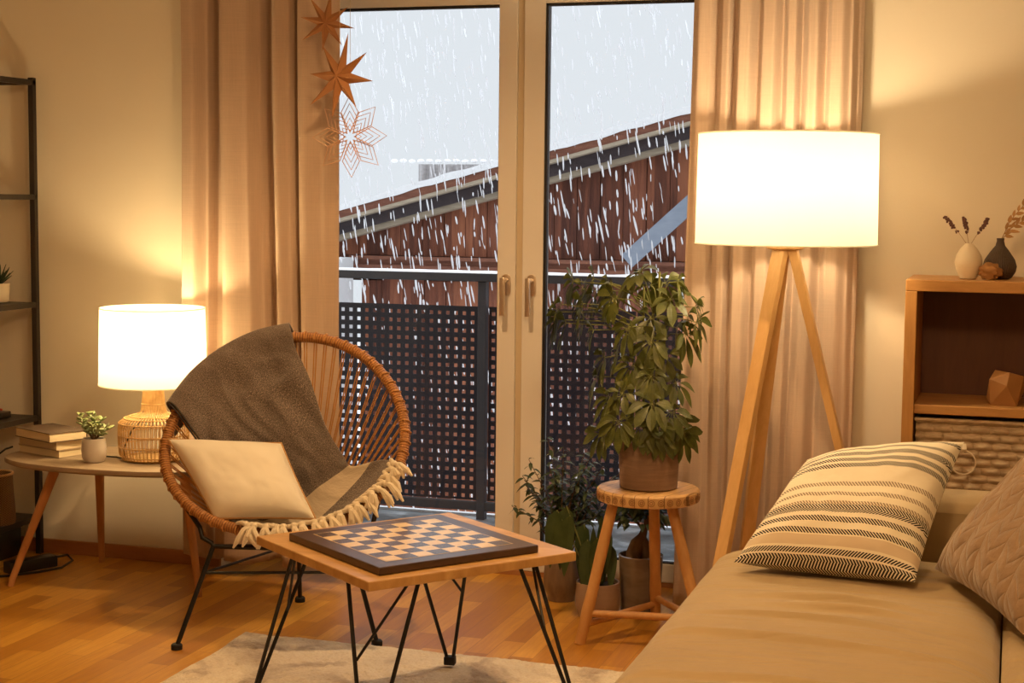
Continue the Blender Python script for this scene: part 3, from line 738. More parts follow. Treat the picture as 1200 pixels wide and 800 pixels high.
# blanket thrown over the chair
def hang(deg, k): p = rim(math.radians(deg), 1.07); return p + bk*.012 - V((0,0,.05*k)) - cn*.02
rows = [
 [hang(d, 1.6) for d in (171,152,134,116,97)],
 [hang(d, .4) for d in (171,152,134,116,97)],
 [rim(math.radians(d),1.075)+cn*.022+V((0,0,.012)) for d in (171,152,134,116,98)],
 [rim(math.radians(d),.98)+cn*.030+V((0,0,.006)) for d in (171,152,134,115,96)],
 [shell(d, r, .022) for d, r in ((171,.85),(152,.86),(133,.86),(113,.88),(94,.92))],
 [shell(d, r, .020) for d, r in ((174,.66),(152,.68),(130,.69),(107,.72),(84,.79))],
 [shell(d, r, .022) for d, r in ((180,.46),(150,.48),(122,.49),(93,.52),(64,.60))],
 [shell(d, r, .026) for d, r in ((196,.34),(160,.30),(112,.30),(66,.38),(33,.54))],
 [shell(-160,.40,.03), shell(-130,.25,.03), shell(60,.12,.035), shell(24,.32,.03), shell(13,.58,.024)],
 [shell(-118,.70,.030), shell(-92,.55,.03), shell(-58,.52,.03), shell(-28,.66,.028), shell(-6,.84,.024)],
 [shell(-96,1.01,.028), shell(-78,1.01,.028), shell(-58,1.01,.028), shell(-38,1.01,.028), shell(-19,1.01,.028)]]
def cr(p0, p1, p2, p3, t):
    return .5*((2*p1)+(p2-p0)*t+(2*p0-5*p1+4*p2-p3)*t*t+(3*p1-p0-3*p2+p3)*t*t*t)
def cgrid(rows, u, v):
    nr, nc = len(rows), len(rows[0]); y = v*(nr-1); j = min(int(y), nr-2); ty = y-j
    x = u*(nc-1); i = min(int(x), nc-2); tx = x-i
    def rowat(k):
        k = max(0, min(nr-1, k)); q = rows[k]; g_ = lambda a: q[max(0, min(nc-1, a))]
        return cr(g_(i-1), g_(i), g_(i+1), g_(i+2), tx)
    return cr(rowat(j-1), rowat(j), rowat(j+1), rowat(j+2), ty)
TB = thing('throw_blanket', 'grey-brown woven throw blanket with cream stripe and tassels draped over the rattan chair', 'blanket', (-2.13,4.5,.45))
def bl(u, v):
    p = cgrid(rows, u, v); inner = min(1, max(0, (v-.2)*5))
    w = noise.noise(V((u*4.5+v*2, v*7, 2.2)))*.011+noise.noise(V((u*10-v*5, v*15, 7)))*.006
    w += .016*max(0, noise.noise(V((u*3+v*6, v*2-u*2, 11))))
    w += .010*(1-abs(noise.noise(V((u*4-v*7, v*5+u*3, 5))))*4)*max(0, noise.noise(V((u*2.3, v*3, 31)))+.25)
    return p+cn*(w*inner+.002)
b = MB(); b.grid(bl, 70, 110); b.build('blanket_cloth', mt['blanket'], TB, solid=.005, angle=80)
# dark bound edge on the left side
for dz in (0, .007):
    b = MB(); b.tube([bl(0, .27+.25*i/20)+cn*.002-cu_*(.002+dz)-V((0,0,dz*.6)) for i in range(21)], .0030, 6); b.build('bound_edge', mt['black_matt'], TB)
NT = 20; RT = random.Random(5)
for k in range(NT):
    u = .03+.95*k/(NT-1); p = bl(u, 1.0)+cu_*RT.uniform(-.006,.006); th = math.radians(-96+77*u)
    outw = (rim(th)-CC); outw = (outw-cn*outw.dot(cn)).normalized()
    b = MB(); kn = p+cn*.012+outw*.006
    for j in (-1, 1):
        q = bl(min(1, max(0, u+j*.028)), .955)+cn*.012
        b.tube([q, q.lerp(kn, .5)+cn*.010+V((RT.uniform(-.004,.004),0,RT.uniform(-.003,.004))), kn], [.0055,.0075,.0075], 7)
    b.blob(kn, (.012,.012,.011), 8, 6)
    for j in range(3):
        L = RT.uniform(.026,.050); sd = cu_*RT.uniform(-.024,.028)
        p1 = kn+outw*.016+cn*.010+sd*.3; p2 = p1+outw*.010+cn*.004-V((0,0,L*.45))+sd*.6; p3 = p2-V((0,0,L*.55))+sd*.7
        b.tube([kn, p1, p2, p3], [.0065,.0082,.0090,.0030], 7)
    b.build('tassel', mt['tassel'], TB)

# generic pillow between four corners
def pillow(c4, nrm, th, pinch=.06, nu=36, seed=0, wr=.006, back=.8, sag=0.0, corner=0.0):
    A, B, C_, D = [V(p) for p in c4]; nrm = V(nrm).normalized(); ctr = (A+B+C_+D)/4
    def P(u, v, s):
        a, c_ = 2*u-1, 2*v-1
        base = A.lerp(B, u).lerp(D.lerp(C_, u), v)
        k = 1-pinch*((1-a*a)*abs(c_)**3+(1-c_*c_)*abs(a)**3)
        base = ctr+(base-ctr)*k
        h = (max(0, 1-a**4)*max(0, 1-c_**4))**.55*th/2
        h *= (1-.25*(a*a+c_*c_)*.5)
        w = (noise.noise(V((u*5+seed, v*5, s)))*wr+noise.noise(V((u*13+seed, v*11, s)))*wr*.4)*(1-max(abs(a),abs(c_))**6)
        return base+nrm*(s*h*(1 if s > 0 else back)+w)
    b = MB(); b.grid(lambda u, v: P(u, v, 1), nu, nu); b.grid(lambda u, v: P(u, v, -1), nu, nu, True)
    edge = [P(i/24, 0, 0) for i in range(24)]+[P(1, i/24, 0) for i in range(24)]+[P(1-i/24, 1, 0) for i in range(24)]+[P(0, 1-i/24, 0) for i in range(24)]
    return b, edge
TL, TR, BR, BL = V((-2.500,4.400,.585)), V((-2.172,4.520,.572)), V((-2.000,4.400,.368)), V((-2.290,4.305,.366))
nn = (BR-BL).cross(TL-BL).normalized(); nn = nn if nn.y < 0 else -nn
T = thing('cushion', 'cream square cushion with tan edging lying in the rattan chair', 'cushion', (TL+TR+BR+BL)/4)
off = nn*.045
b, ed = pillow([BL+off, BR+off, TR+off, TL+off], nn, .13, .03, 36, 3, .004, .7)
b.build('cushion_cover', mt['cream'], T, angle=80)
MB().tube(ed, .0035, 7, closed=True).build('piping', mt['piping'], T)

# ------------------------------------------------------------------ rug, coffee table, chessboard
def rug(u, v):
    x = -2.245+1.455*u; y = 2.2+2.215*v
    ex = .018*noise.noise(V((x*4,y*4,1))); ey = .022*noise.noise(V((x*3,9,2)))+.01*noise.noise(V((x*11,9,2)))
    e = min(u, 1-u, v, 1-v); h = .014*min(1, e*60)**.5
    return (x+(ex if u < .02 else 0), y+(ey if v > .9 else 0)-.035*max(0,(u-.5))*(1 if v > .9 else 0), .0015+h+.005*noise.noise(V((x*28,y*28,0)))*min(1,e*60)+.004*noise.noise(V((x*70,y*70,0)))*min(1,e*60))
b = MB(); b.grid(rug, 320, 340)
tag(b.build('rug', mt['rug'], origin=(-1.3,3.3,0), angle=180), 'mottled cream and grey shaggy rug on the parquet under the coffee table', 'rug')

TA = 2.47782726-pi; TCc = V((-1.465,3.822,0)); TW, TL_ = .602, .606
TM = Matrix.Translation(TCc) @ Matrix.Rotation(TA, 4, 'Z')
T = thing('coffee_table', 'square wooden coffee table on black hairpin legs carrying the chessboard', 'coffee table', TCc)
m = Mat('oak_tabletop_b', (.6,.36,.14), .36); n = m.noise(m.coord('Object', (1,1,1), (0,0,-TA)), 1, 1)
vv = m.coord('Object', (1.5,9,4), (0,0,-TA)); n = m.noise(vv, 2.2, 6, .6, .8); m.color(m.ramp(n, [(.3,(.46,.245,.080)),(.55,(.58,.33,.12)),(.75,(.68,.42,.175))])); m.bump(n, .06, .002); mt['tabletop'] = m.m
MB().box((-TW/2,-TL_/2,.446),(TW/2,TL_/2,.470), TM).build('tabletop', mt['tabletop'], T, bevel=.003, smooth=False)
for sx in (-1, 1):
    for sy in (-1, 1):
        ft = TM @ V((sx*(TW/2+.005), sy*(TL_/2+.005), .034)); ins = .03
        a = TM @ V((sx*(TW/2-ins), sy*(TL_/2-.155), .446)); c_ = TM @ V((sx*(TW/2-.155), sy*(TL_/2-ins), .446))
        b = MB(); dd = (c_-a).normalized()*.010
        b.tube([a, ft-dd+V((0,0,.012)), ft-dd*.4], .0055, 8); b.tube([c_, ft+dd+V((0,0,.012)), ft+dd*.4], .0055, 8)
        lg = b.build('hairpin_leg', mt['black'], T)
        if abs(ft.x-TCc.x) < .2: a, c_ = c_, a
        b = MB(); b.tube([c_+(a-c_)*.12, a+(ft-a)*.45], .0038, 8); b.build('leg_brace', mt['black'], lg)
        b = MB(); b.box((-.016,-.014,-.0105),(.016,.014,.014), Matrix.Translation(ft) @ Matrix.Rotation(math.atan2(dd.y, dd.x), 4, 'Z')); b.build('foot_cap', mt['rubber'], lg, bevel=.003)
# chessboard: outer about .47, field .368
CHc = V((-1.45658,3.78892,0)); CA = 5.62881874; CM = Matrix.Translation(CHc) @ Matrix.Rotation(CA, 4, 'Z'); F = .3684/2; OW = .2335
T = thing('chessboard', 'wooden chessboard with dark frame lying on the coffee table', 'chessboard', CHc+V((0,0,.4705)))
MB().box((-OW,-OW,.4705),(OW,OW,.4900), CM).build('board_frame', mt['wenge'], T, bevel=.003, smooth=False)
b = MB(); q = [CM @ V((x*F, y*F, .4906)) for x, y in ((-1,-1),(1,-1),(1,1),(-1,1))]; ii = [b.vert(p) for p in q]; b.face(ii, [(0,0),(1,0),(1,1),(0,1)])
G = F+.0035; q2 = [CM @ V((x*G, y*G, .4903)) for x, y in ((-1,-1),(1,-1),(1,1),(-1,1))]
b.build('chess_squares', mt['chess'], T, smooth=False)
b = MB(); b.face([b.vert(p) for p in q2]); b.build('inlay_line', mt['inlay'], T, smooth=False)

# ------------------------------------------------------------------ stool, its plant and the plants behind
SC = V((-1.062,4.800,0)); T = thing('wooden_stool', 'round three-legged wooden stool under the umbrella plant', 'stool', SC)
m = Mat('stool_wood', (.6,.36,.15), .5); vv = m.coord('Object', (28,3,3), (0,0,.3)); n = m.noise(vv, 2, 4); cz = m.math('FRACT', m.math('MULTIPLY', m.sep(m.coord('Object', (1,1,1), (0,0,.3)))[0], 26))
gp = m.math('LESS_THAN', cz, .07); m.color(m.mix(m.math('MULTIPLY', gp, .75), m.ramp(n, [(.3,(.52,.30,.12)),(.7,(.68,.43,.19))]), (.14,.06,.02))); m.bump(n, .2, .003); mt['stoolwood'] = m.m
MB().lathe(SC, [(.0,.436),(.150,.436),(.158,.440),(.159,.470),(.154,.476),(0,.476)], 48).build('stool_seat', mt['stoolwood'], T)
b = MB()  # end-grain rings round the edge
for k in range(34):
    a = 2*pi*k/34; p = SC+V((.1595*cos(a), .1595*sin(a), .455)); tn = V((-sin(a), cos(a), 0))
    for rr in (.0095,.0045): b.tube([p+tn*(rr*cos(t))+V((0,0,rr*sin(t))) for t in [2*pi*i/12 for i in range(12)]], .0009, 4, closed=True)
b.build('end_grain_rings', Mat('end_grain', (.25,.11,.035), .7).m, T)
fe = [V((-1.238,4.662,0)), V((-1.078,5.02,0)), V((-.855,4.715,0))]; tp = [SC+(V((f.x,f.y,0))-SC)*.55+V((0,0,.437)) for f in fe]
tp[0] = V((-1.155,4.728,.437)); tp[1] = V((-1.052,4.84,.437)); tp[2] = V((-.985,4.775,.437))
for f, t in zip(fe, tp):
    n_ = 8; pts = [f.lerp(t, i/n_) for i in range(n_+1)]; rr = [.0165,.0175,.0195,.0175,.0175,.0185,.0175,.0170,.0165]
    MB().tube(pts, rr, 14).build('leg', wood('bamboo_leg', (.48,.24,.075), (.62,.34,.13), (4,4,1), .5), T)
m_s = wood('bamboo_bar', (.46,.22,.07), (.58,.31,.11), (4,4,2), .5)
for i, j, z in ((0,2,.095),(0,1,.060),(1,2,.085)):
    a, c_ = fe[i].lerp(tp[i], z/.437), fe[j].lerp(tp[j], z/.437); MB().tube([a, a.lerp(c_, .5), c_], [.0105,.0115,.0105], 12).build('stretcher', m_s, T)

PC = V((-1.062,4.80,.4765)); T = thing('umbrella_plant', 'bushy umbrella plant in a brown cylindrical pot on the wooden stool', 'potted plant', PC)
lathe_pot(T, PC, [(.080,0),(.089,.004),(.0925,.07),(.0945,.150),(.0895,.151),(.087,.135)], 'pot_big', .087, .132)
RL = random.Random(11); st = MB(); lf = MB()
def W_(px, py, dy=0): return V((-1.389+(px-635)*.002665+.012, 4.79+dy, 1.155-(py-315)*.00258+.005))
cl = [(646,382,.02),(655,362,-.03),(672,345,.04),(700,338,.05),(812,378,-.02),(795,345,.03),(730,330,.05),(765,335,.04),(649,372,0),(667,334,0),(688,331,.03),(660,385,-.03),(677,378,.03),(707,345,0),(739,322,0),(788,332,0),(749,338,.05),(715,352,-.05),(754,375,0),(736,384,-.08),(799,372,0),(806,362,.05),(800,392,-.04),(781,387,.02),(721,396,.0),(760,402,-.06),(712,420,.04),(694,450,.02),(763,441,-.09),(730,462,-.10),(744,474,-.05),(704,480,0),(766,472,-.11),(784,484,-.06),(790,500,0),(711,502,-.02),(752,500,-.12),(775,418,-.04),(788,452,.0),(740,430,-.07),(720,440,.05),(772,455,.07),(715,470,-.08),(770,500,-.10),(728,495,-.11),(702,514,-.04),(797,512,-.02),(772,512,-.08),(700,425,-.02),(693,392,.0),(683,360,-.04),(778,352,-.02),(690,352,.03)]
trunks = []
for k, (dx, dy, h) in enumerate(((-.02,0,.50),(.02,-.01,.55),(.0,.02,.42),(.03,.015,.35))):
    p = [PC+V((dx*.6,dy*.6,.12)), PC+V((dx,dy,.25)), PC+V((dx*1.3,dy*1.3,.12+h))]; trunks.append(p); st.tube(p, [.006,.005,.0035], 8)
for (px, py, dy) in cl:
    if px > 785: px -= 4
    if px < 700: px -= 6
    c_ = W_(px, py, dy+RL.uniform(-.02,.02)); t = RL.choice(trunks); zz = max(PC.z+.14, min(PC.z+.58, c_.z-.05+RL.uniform(-.03,.02)))
    s0 = t[1].lerp(t[2], max(0, min(1, (zz-t[1].z)/(t[2].z-t[1].z)))) if zz > t[1].z else t[0].lerp(t[1], .5)
    mid = s0.lerp(c_, .55)+V((0,0,.025)); st.tube([s0, mid, c_], [.0022,.0018,.0013], 5)
    ax = (c_-mid).normalized(); nl_ = RL.randint(7,9); base = RL.uniform(0,6); size = RL.uniform(.9,1.25)
    if py > 400: ax = (ax+V((0,-.5,.2))).normalized()
    e1 = ax.orthogonal().normalized(); e2 = ax.cross(e1)
    for q in range(nl_):
        a = base+2*pi*q/nl_; d = (e1*cos(a)+e2*sin(a))*.92+ax*.30+V((0,0,-.25)); d.normalize()
        pet = c_+d*.012; st.tube([c_, pet], .0008, 4)
        lf.leaf(pet, d, ax+V((0,0,.4)), RL.uniform(.046,.064)*size, RL.uniform(.023,.030)*size, RL.uniform(.3,.75), .18, 6, 1.35)
st.build('stem', mt['stem'], T); lf.build('foliage', mt['leaf_a'], T, angle=80)

# pot A: ficus with small leaves plus one big drooping leaf pair
c = V((-1.440,5.165,0)); T = thing('ficus_plant', 'leafy weeping fig in a rust-brown pot beside the door frame', 'potted plant', c)
lathe_pot(T, c, [(.038,0),(.046,.002),(.047,.018),(.060,.042),(.062,.075),(.056,.140),(.052,.150),(.047,.149),(.049,.13)], 'pot_a', .048, .132)
RL = random.Random(21); st = MB(); lf = MB()
def fwd_(p): return p
for k in range(34):
    a = RL.uniform(0, 2*pi); h = RL.uniform(.27,.57); sp = RL.uniform(.03,.19)
    tip = c+V((cos(a)*sp*1.2+.02, sin(a)*sp*.5-.04, h)); b0 = c+V((RL.uniform(-.01,.01), RL.uniform(-.01,.01), .12)); mid = b0.lerp(tip, .5)+V((-cos(a)*.01, 0, .05))
    pts = [b0.lerp(mid, t*2) if t < .5 else mid.lerp(tip, t*2-1) for t in [i/8 for i in range(9)]]; st.tube(pts, [.003-.002*i/8 for i in range(9)], 5)
    for q in range(17):
        t = .35+.65*q/16; i = min(7, int(t*8)); p = pts[i].lerp(pts[i+1], t*8-i); a2 = q*2.4+k; d = V((cos(a2), sin(a2)*.8, RL.uniform(-.5,.4)))
        lf.leaf(p, d, (RL.uniform(-.3,.3),-.3,1), RL.uniform(.026,.044), RL.uniform(.012,.018), .4, .2, 4, .75)
st.build('stem', mt['bark'], T); lf.build('foliage', mt['leaf_b'], T, angle=80)
# pot B: broad upright leaves
c = V((-1.268,4.995,0)); T = thing('broad_leaf_plant', 'plant with long broad dark leaves in a mauve-brown pot left of the stool', 'potted plant', c)
lathe_pot(T, c, [(.050,0),(.062,.003),(.073,.035),(.074,.075),(.0705,.118),(.066,.118),(.068,.10)], 'pot_b', .066, .104)
lf = MB(); st = MB(); RL = random.Random(4)
for (dx, dy, dz, L, W, nx) in ((-.085,-.05,.34,.20,.070,-.5),(-.135,-.03,.35,.19,.062,-.2),(-.11,.0,.36,.21,.06,.4),(-.03,-.03,.26,.18,.05,.2),(.005,-.04,.27,.17,.05,.5),(.045,.0,.24,.15,.036,.3),(-.055,.02,.30,.18,.05,0),(.03,-.01,.30,.15,.04,.2)):
    top = c+V((dx, dy, dz)); st.tube([c+V((dx*.15,dy*.15,.10)), c+V((dx*.6,dy*.6,dz*.7)), top], .0022, 5)
    lf.leaf(top, V((dx*.5, -.15, -1)), (nx,-1,.1), L, W, .0, .22, 9, .62)
for (dx, dy, L, W) in ((-.02,-.01,.22,.038),(.03,0,.20,.035),(.005,.02,.26,.036)):
    lf.leaf(c+V((dx*.4,dy,.10)), V((dx*1.6,dy,1)), (0,-1,.1), L, W, .08, .25, 8, .8)
st.build('stem', mt['stem'], T); lf.build('foliage', mt['leaf_c'], T, angle=80)
# pot C: ginseng ficus bonsai
c = V((-1.145,5.080,0)); T = thing('bonsai_ficus', 'bonsai fig with thick trunk in a glossy dark pot behind the stool', 'potted plant', c)
lathe_pot(T, c, [(.055,0),(.064,.002),(.068,.08),(.0735,.195),(.0735,.198),(.068,.199),(.067,.17)], 'pot_c', .068, .175)
b = MB(); b.tube([c+V(p) for p in ((-.022,0,.165),(-.024,-.003,.20),(-.010,0,.235),(.004,0,.262),(.016,0,.30),(.020,.0,.34))], [.028,.026,.026,.014,.009,.007], 12)
b.tube([c+V(p) for p in ((.022,.0,.165),(.024,0,.20),(.012,0,.235),(.003,0,.262))], [.022,.024,.018,.010], 10)
b.tube([c+V(p) for p in ((.008,0,.28),(-.02,0,.31),(-.06,-.01,.345))], [.006,.004,.003], 8)
b.tube([c+V(p) for p in ((.018,0,.32),(.04,0,.35),(.065,0,.37))], [.006,.004,.003], 8); b.build('trunk', mt['bark'], T)
lf = MB(); RL = random.Random(9)
for i in range(280):
    a = RL.uniform(0,2*pi); r = RL.uniform(.02,.115); p = c+V((cos(a)*r-.01, sin(a)*r*.6, .372+RL.uniform(-.055,.065)-.25*max(0,r-.07)))
    lf.leaf(p, V((cos(a), sin(a), RL.uniform(-1.0,.2))), (0,-.2,1), RL.uniform(.026,.040), RL.uniform(.016,.024), .3, .2, 4, .8)
lf.build('foliage', mt['leaf_b'], T, angle=80)

# ------------------------------------------------------------------ floor lamp
FC = V((-.652,4.755,0)); yaw = .3048
T = thing('floor_lamp', 'tripod floor lamp with white drum shade in front of the right curtain', 'floor lamp', FC)
hz = 1.225
for k, a in enumerate((yaw-.32, yaw-.32+2*pi/3, yaw-.32+4*pi/3)):
    dr = V((cos(a), sin(a), 0)); top = FC+dr*.022+V((0,0,hz)); ft = FC+dr*.34+V((0,0,.002))
    MB().beam(top, ft, .046 if k == 2 else .042, .022 if k else .026, up=dr, w1=.040, h1=.020).build('leg', mt['oak_light'], T, bevel=.002, smooth=False)
MB().lathe(FC+V((0,0,hz-.004)), [(0,0),(.045,0),(.055,.004),(.055,.020),(0,.020)], 32).build('hub', mt['oak_light'], T, bevel=.001)
r0, r1, z0, z1 = .266, .262, 1.238, 1.560
b = MB(); b.lathe(FC, [(r0,z0),(r1,z1)], 80); b.f = b.f[:80]; b.uv = b.uv[:80]; b.build('lamp_shade', mt['shade'], T)
for r, z in ((r0,z0),(r1,z1)): MB().tube([FC+V((r*cos(2*pi*i/80), r*sin(2*pi*i/80), z)) for i in range(80)], .0022, 6, closed=True).build('shade_rim', mt['shade'], T)
b = MB()
for k in range(3): a = 2*pi*k/3+.5; b.tube([FC+V((r0*cos(a),r0*sin(a),z0+.004)), FC+V((0,0,z0+.045))], .0013, 6)
b.build('shade_wire', mt['shade'], T)
MB().lathe(FC+V((0,0,hz+.014)), [(0,0),(.017,0),(.017,.10),(0,.10)], 16).build('bulb_socket', mt['black_matt'], T)
MB().blob(FC+V((0,0,1.395)), (.030,.030,.042), 16, 10).build('bulb', mt['bulb'], T)

# ------------------------------------------------------------------ bookcase
BX0, BX1, BY0, BY1, BT = -.309, .62, 4.86, 5.195, 1.137
T = thing('bookcase', 'brown wooden bookcase against the wall right of the curtain', 'bookcase', (.15,5.0,0))
MB().box((BX0,BY0,BT-.034),(BX1,BY1,BT)).build('top_board', mt['bookcase'], T, bevel=.003, smooth=False)
MB().box((BX0,BY0,0),(BX0+.034,BY1,BT-.0345)).build('side_panel', mt['bookcase_v'], T, bevel=.002, smooth=False)
MB().box((BX1-.034,BY0,0),(BX1,BY1,BT-.0345)).build('side_panel', mt['bookcase_v'], T, bevel=.002, smooth=False)
MB().box((BX0+.0345,BY0+.012,.738),(BX1-.0345,BY1-.012,.765)).build('shelf', mt['bookcase'], T, bevel=.002, smooth=False)
MB().box((BX0+.0345,BY0+.012,.36),(BX1-.0345,BY1-.012,.387)).build('shelf', mt['bookcase'], T, bevel=.002, smooth=False)
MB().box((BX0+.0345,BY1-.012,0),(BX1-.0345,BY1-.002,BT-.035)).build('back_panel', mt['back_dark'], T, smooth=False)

# wicker basket: chunky water hyacinth weave, front built as relief
KX0, KX1, KY0, KY1, KZ0, KZ1 = -.268, .150, 4.885, 5.17, .3875, .722
T = thing('wicker_basket', 'pale chunky woven basket with ring handle in the bookcase under the shelf', 'basket', ((KX0+KX1)/2,5.0,KZ0))
def weave(s, z):
    row = z/.0245; ri = math.floor(row); fz = row-ri; cw = .054; x = (s+(ri % 2)*cw*.5+.006*sin(ri*2.3))/cw; fx = x-math.floor(x)
    sk = (fz-.5)*.35; fx2 = min(1, max(0, fx+sk*.3))
    return .015*(max(0,sin(pi*fz))**.7)*(.25+.75*max(0,sin(pi*fx2))**.7)+.001*noise.noise(V((s*90,z*90,ri)))
hh_ = KZ1-KZ0; wx = KX1-KX0; wy = KY1-KY0
b = MB()
b.grid(lambda u, v: (KX0+wx*u, KY0+.012-weave(wx*u, hh_*v), KZ0+hh_*v), 240, 110)
b.grid(lambda u, v: (KX0+.012-weave(wy*u, hh_*v), KY1-wy*u, KZ0+hh_*v), 60, 110)
b.grid(lambda u, v: (KX1-.012+weave(wy*u, hh_*v), KY0+wy*u, KZ0+hh_*v), 60, 110)
b.grid(lambda u, v: (KX1-wx*u, KY1-.012+weave(wx*u, hh_*v), KZ0+hh_*v), 60, 60)
m = Mat('water_hyacinth', (.55,.42,.28), .8); v = m.coord(); n = m.noise(m.coord('Object', (1,1,4)), 40, 4); m.color(m.ramp(n, [(.3,(.42,.31,.20)),(.7,(.64,.50,.34))])); m.bump(n, .3, .003); mt['hyacinth'] = m.m
b.build('basket_body', mt['hyacinth'], T)
b = MB(); zc = KZ1-.002
for (a, c_) in (((KX0,KY0),(KX1,KY0)),((KX1,KY0),(KX1,KY1)),((KX1,KY1),(KX0,KY1)),((KX0,KY1),(KX0,KY0))): b.tube([(a[0],a[1],zc),(c_[0],c_[1],zc)], .0055, 8)
b.build('basket_rim', mt['hyacinth'], T)
b = MB(); rc = V((-.128,4.862,.600)); b.tube([rc+V((.036*cos(a), -.003*sin(a), .036*sin(a))) for a in [2*pi*i/36 for i in range(36)]], .0023, 7, closed=True)
b.build('ring_handle', mt['tassel'], T)
b = MB()
for k in range(3): b.tube([rc+V((-.010+k*.007,.006,.030)), rc+V((-.006+k*.006,-.006,.040)), rc+V((-.004+k*.004,.010,.052))], .0036, 6)
b.build('handle_knot', mt['tassel'], T)

# polyhedral ornament
c = V((-.018,4.975,.7655)); q = MB()
m = Mat('ochre_matt', (.36,.175,.06), .6); 
bmx = bmesh.new(); pts = [(-.052,-.02,.018),(-.045,-.045,.078),(-.030,.02,.100),(.012,-.050,.100),(.052,-.02,.088),(.056,.015,.040),(.035,-.045,.0),(-.040,-.035,.0),(-.02,.04,.0),(.03,.045,.0),(.02,.045,.09),(-.045,.035,.055),(.005,-.062,.062)]
for p in pts: bmx.verts.new(p)
r_ = bmesh.ops.convex_hull(bmx, input=bmx.verts)
me = bpy.data.meshes.new('geometric_ornament'); bmx.to_mesh(me); bmx.free(); me.materials.append(m.m)
o = bpy.data.objects.new('geometric_ornament', me); COL.objects.link(o); o.location = c; tag(o, 'faceted ochre polyhedron ornament on the open shelf of the bookcase', 'ornament')

# vases, dried stems and the seed pod on top
c = V((-.136,4.98,BT+.0005)); T = MB().lathe(c, [(0,0),(.020,0),(.024,.002),(.036,.030),(.0405,.050),(.036,.072),(.024,.092),(.012,.105),(.0085,.1065),(.007,.100),(.006,.08)], 40).build('bud_vase', mt['vase_white'], origin=c); tag(T, 'cream ceramic bud vase holding lavender on the bookcase', 'vase')
m_lav = Mat('dried_lavender', (.13,.06,.055), .9).m; m_ls = Mat('dried_stem', (.34,.19,.08), .8).m
for (tx, tz, lab) in ((-.207,1.322,'dried lavender sprig leaning left out of the cream vase'), (-.152,1.320,'dried lavender sprig standing upright between the other two'), (-.083,1.318,'dried lavender sprig leaning right out of the cream vase')):
    s0 = c+V((0,0,.095)); tip = V((tx,4.98,tz)); L_ = tip-s0; T = thing('lavender_sprig', lab, 'dried flower', s0, 'lavender sprigs in the cream vase')
    MB().tube([s0, s0.lerp(tip,.5)+V((0,0,.004)), tip], .0007, 5).build('stem', m_ls, T)
    b = MB(); rl = random.Random(int(tx*1000))
    for i in range(34):
        t = .62+.38*i/33; p = s0.lerp(tip, t); b.blob(p+V((rl.uniform(-.005,.005), rl.uniform(-.005,.005), rl.uniform(-.003,.003))), .0036, 6, 4)
    p = s0.lerp(tip, .50)
    for i in range(5): b.blob(p+V((rl.uniform(-.004,.004), rl.uniform(-.004,.004), rl.uniform(-.003,.003))), .0028, 6, 4)
    b.build('flower_head', m_lav, T)
c = V((-.047,5.03,BT+.0005)); T = MB().lathe(c, [(0,0),(.028,0),(.036,.004),(.047,.022),(.050,.038),(.044,.058),(.028,.082),(.014,.100),(.0105,.114),(.0115,.122),(.008,.122),(.007,.10)], 48).build('teardrop_vase', mt['vase_dark'], origin=c); tag(T, 'dark brown grooved teardrop vase holding dried leaf stems', 'vase')
m_dl = Mat('dried_leaf', (.40,.21,.075), .7).m
for k, (tip, lab) in enumerate((((.062,5.0,1.392),'long dried leaf branch rising highest from the dark vase'), ((.085,5.02,1.330),'drooping dried leaf branch lowest in the dark vase'))):
    s0 = c+V((0,0,.112)); tip = V(tip); T = thing('dried_branch', lab, 'dried branch', s0, 'dried branches in the dark vase')
    pts = [s0, s0.lerp(tip,.3)+V((-.006,0,.022)), s0.lerp(tip,.65)+V((-.004,0,.022)), tip]; MB().tube(pts, [.0014,.0011,.0009,.0006], 6).build('stem', m_ls, T)
    b = MB(); rl = random.Random(k+2)
    for i in range(17):
        t = .12+.88*i/16; j = min(2, int(t*3)); p = pts[j].lerp(pts[j+1], t*3-j); sd = 1 if i % 2 else -1
        d = (tip-s0).normalized()+V((-sd*.35, rl.uniform(-.3,.3), sd*.5)); b.leaf(p, d, (rl.uniform(-.4,.4),-1,.2), rl.uniform(.022,.034), rl.uniform(.009,.013), .1, .3, 4, .7)
    b.build('dried_leaves', m_dl, T, angle=80)
c = V((-.072,4.955,BT+.0005)); b = MB(); 
def pod(a, t):
    d = V((sin(t)*cos(a), sin(t)*sin(a)*.7, cos(t))); n_ = noise.noise(d*3.1)*.35+noise.noise(d*7)*.12
    return d
b.blob((0,0,0), 1, 30, 20)
b.v = [c+V((p.x*.034, p.y*.022, max(-.0215, p.z*.026)))*1.0*(1+.30*noise.noise(p*2.4)-.55*max(0, noise.noise(p*4.6+V((3,1,2)))))+V((0,0,.021)) if True else p for p in b.v]
o = b.build('dried_pod', Mat('dried_pod', (.36,.17,.05), .7).m, origin=c, angle=80)
lo = min(v.co.z for v in o.data.vertices)
for v_ in o.data.vertices: v_.co.z -= lo
tag(o, 'small gnarled orange-brown wooden pod between the two vases', 'ornament')

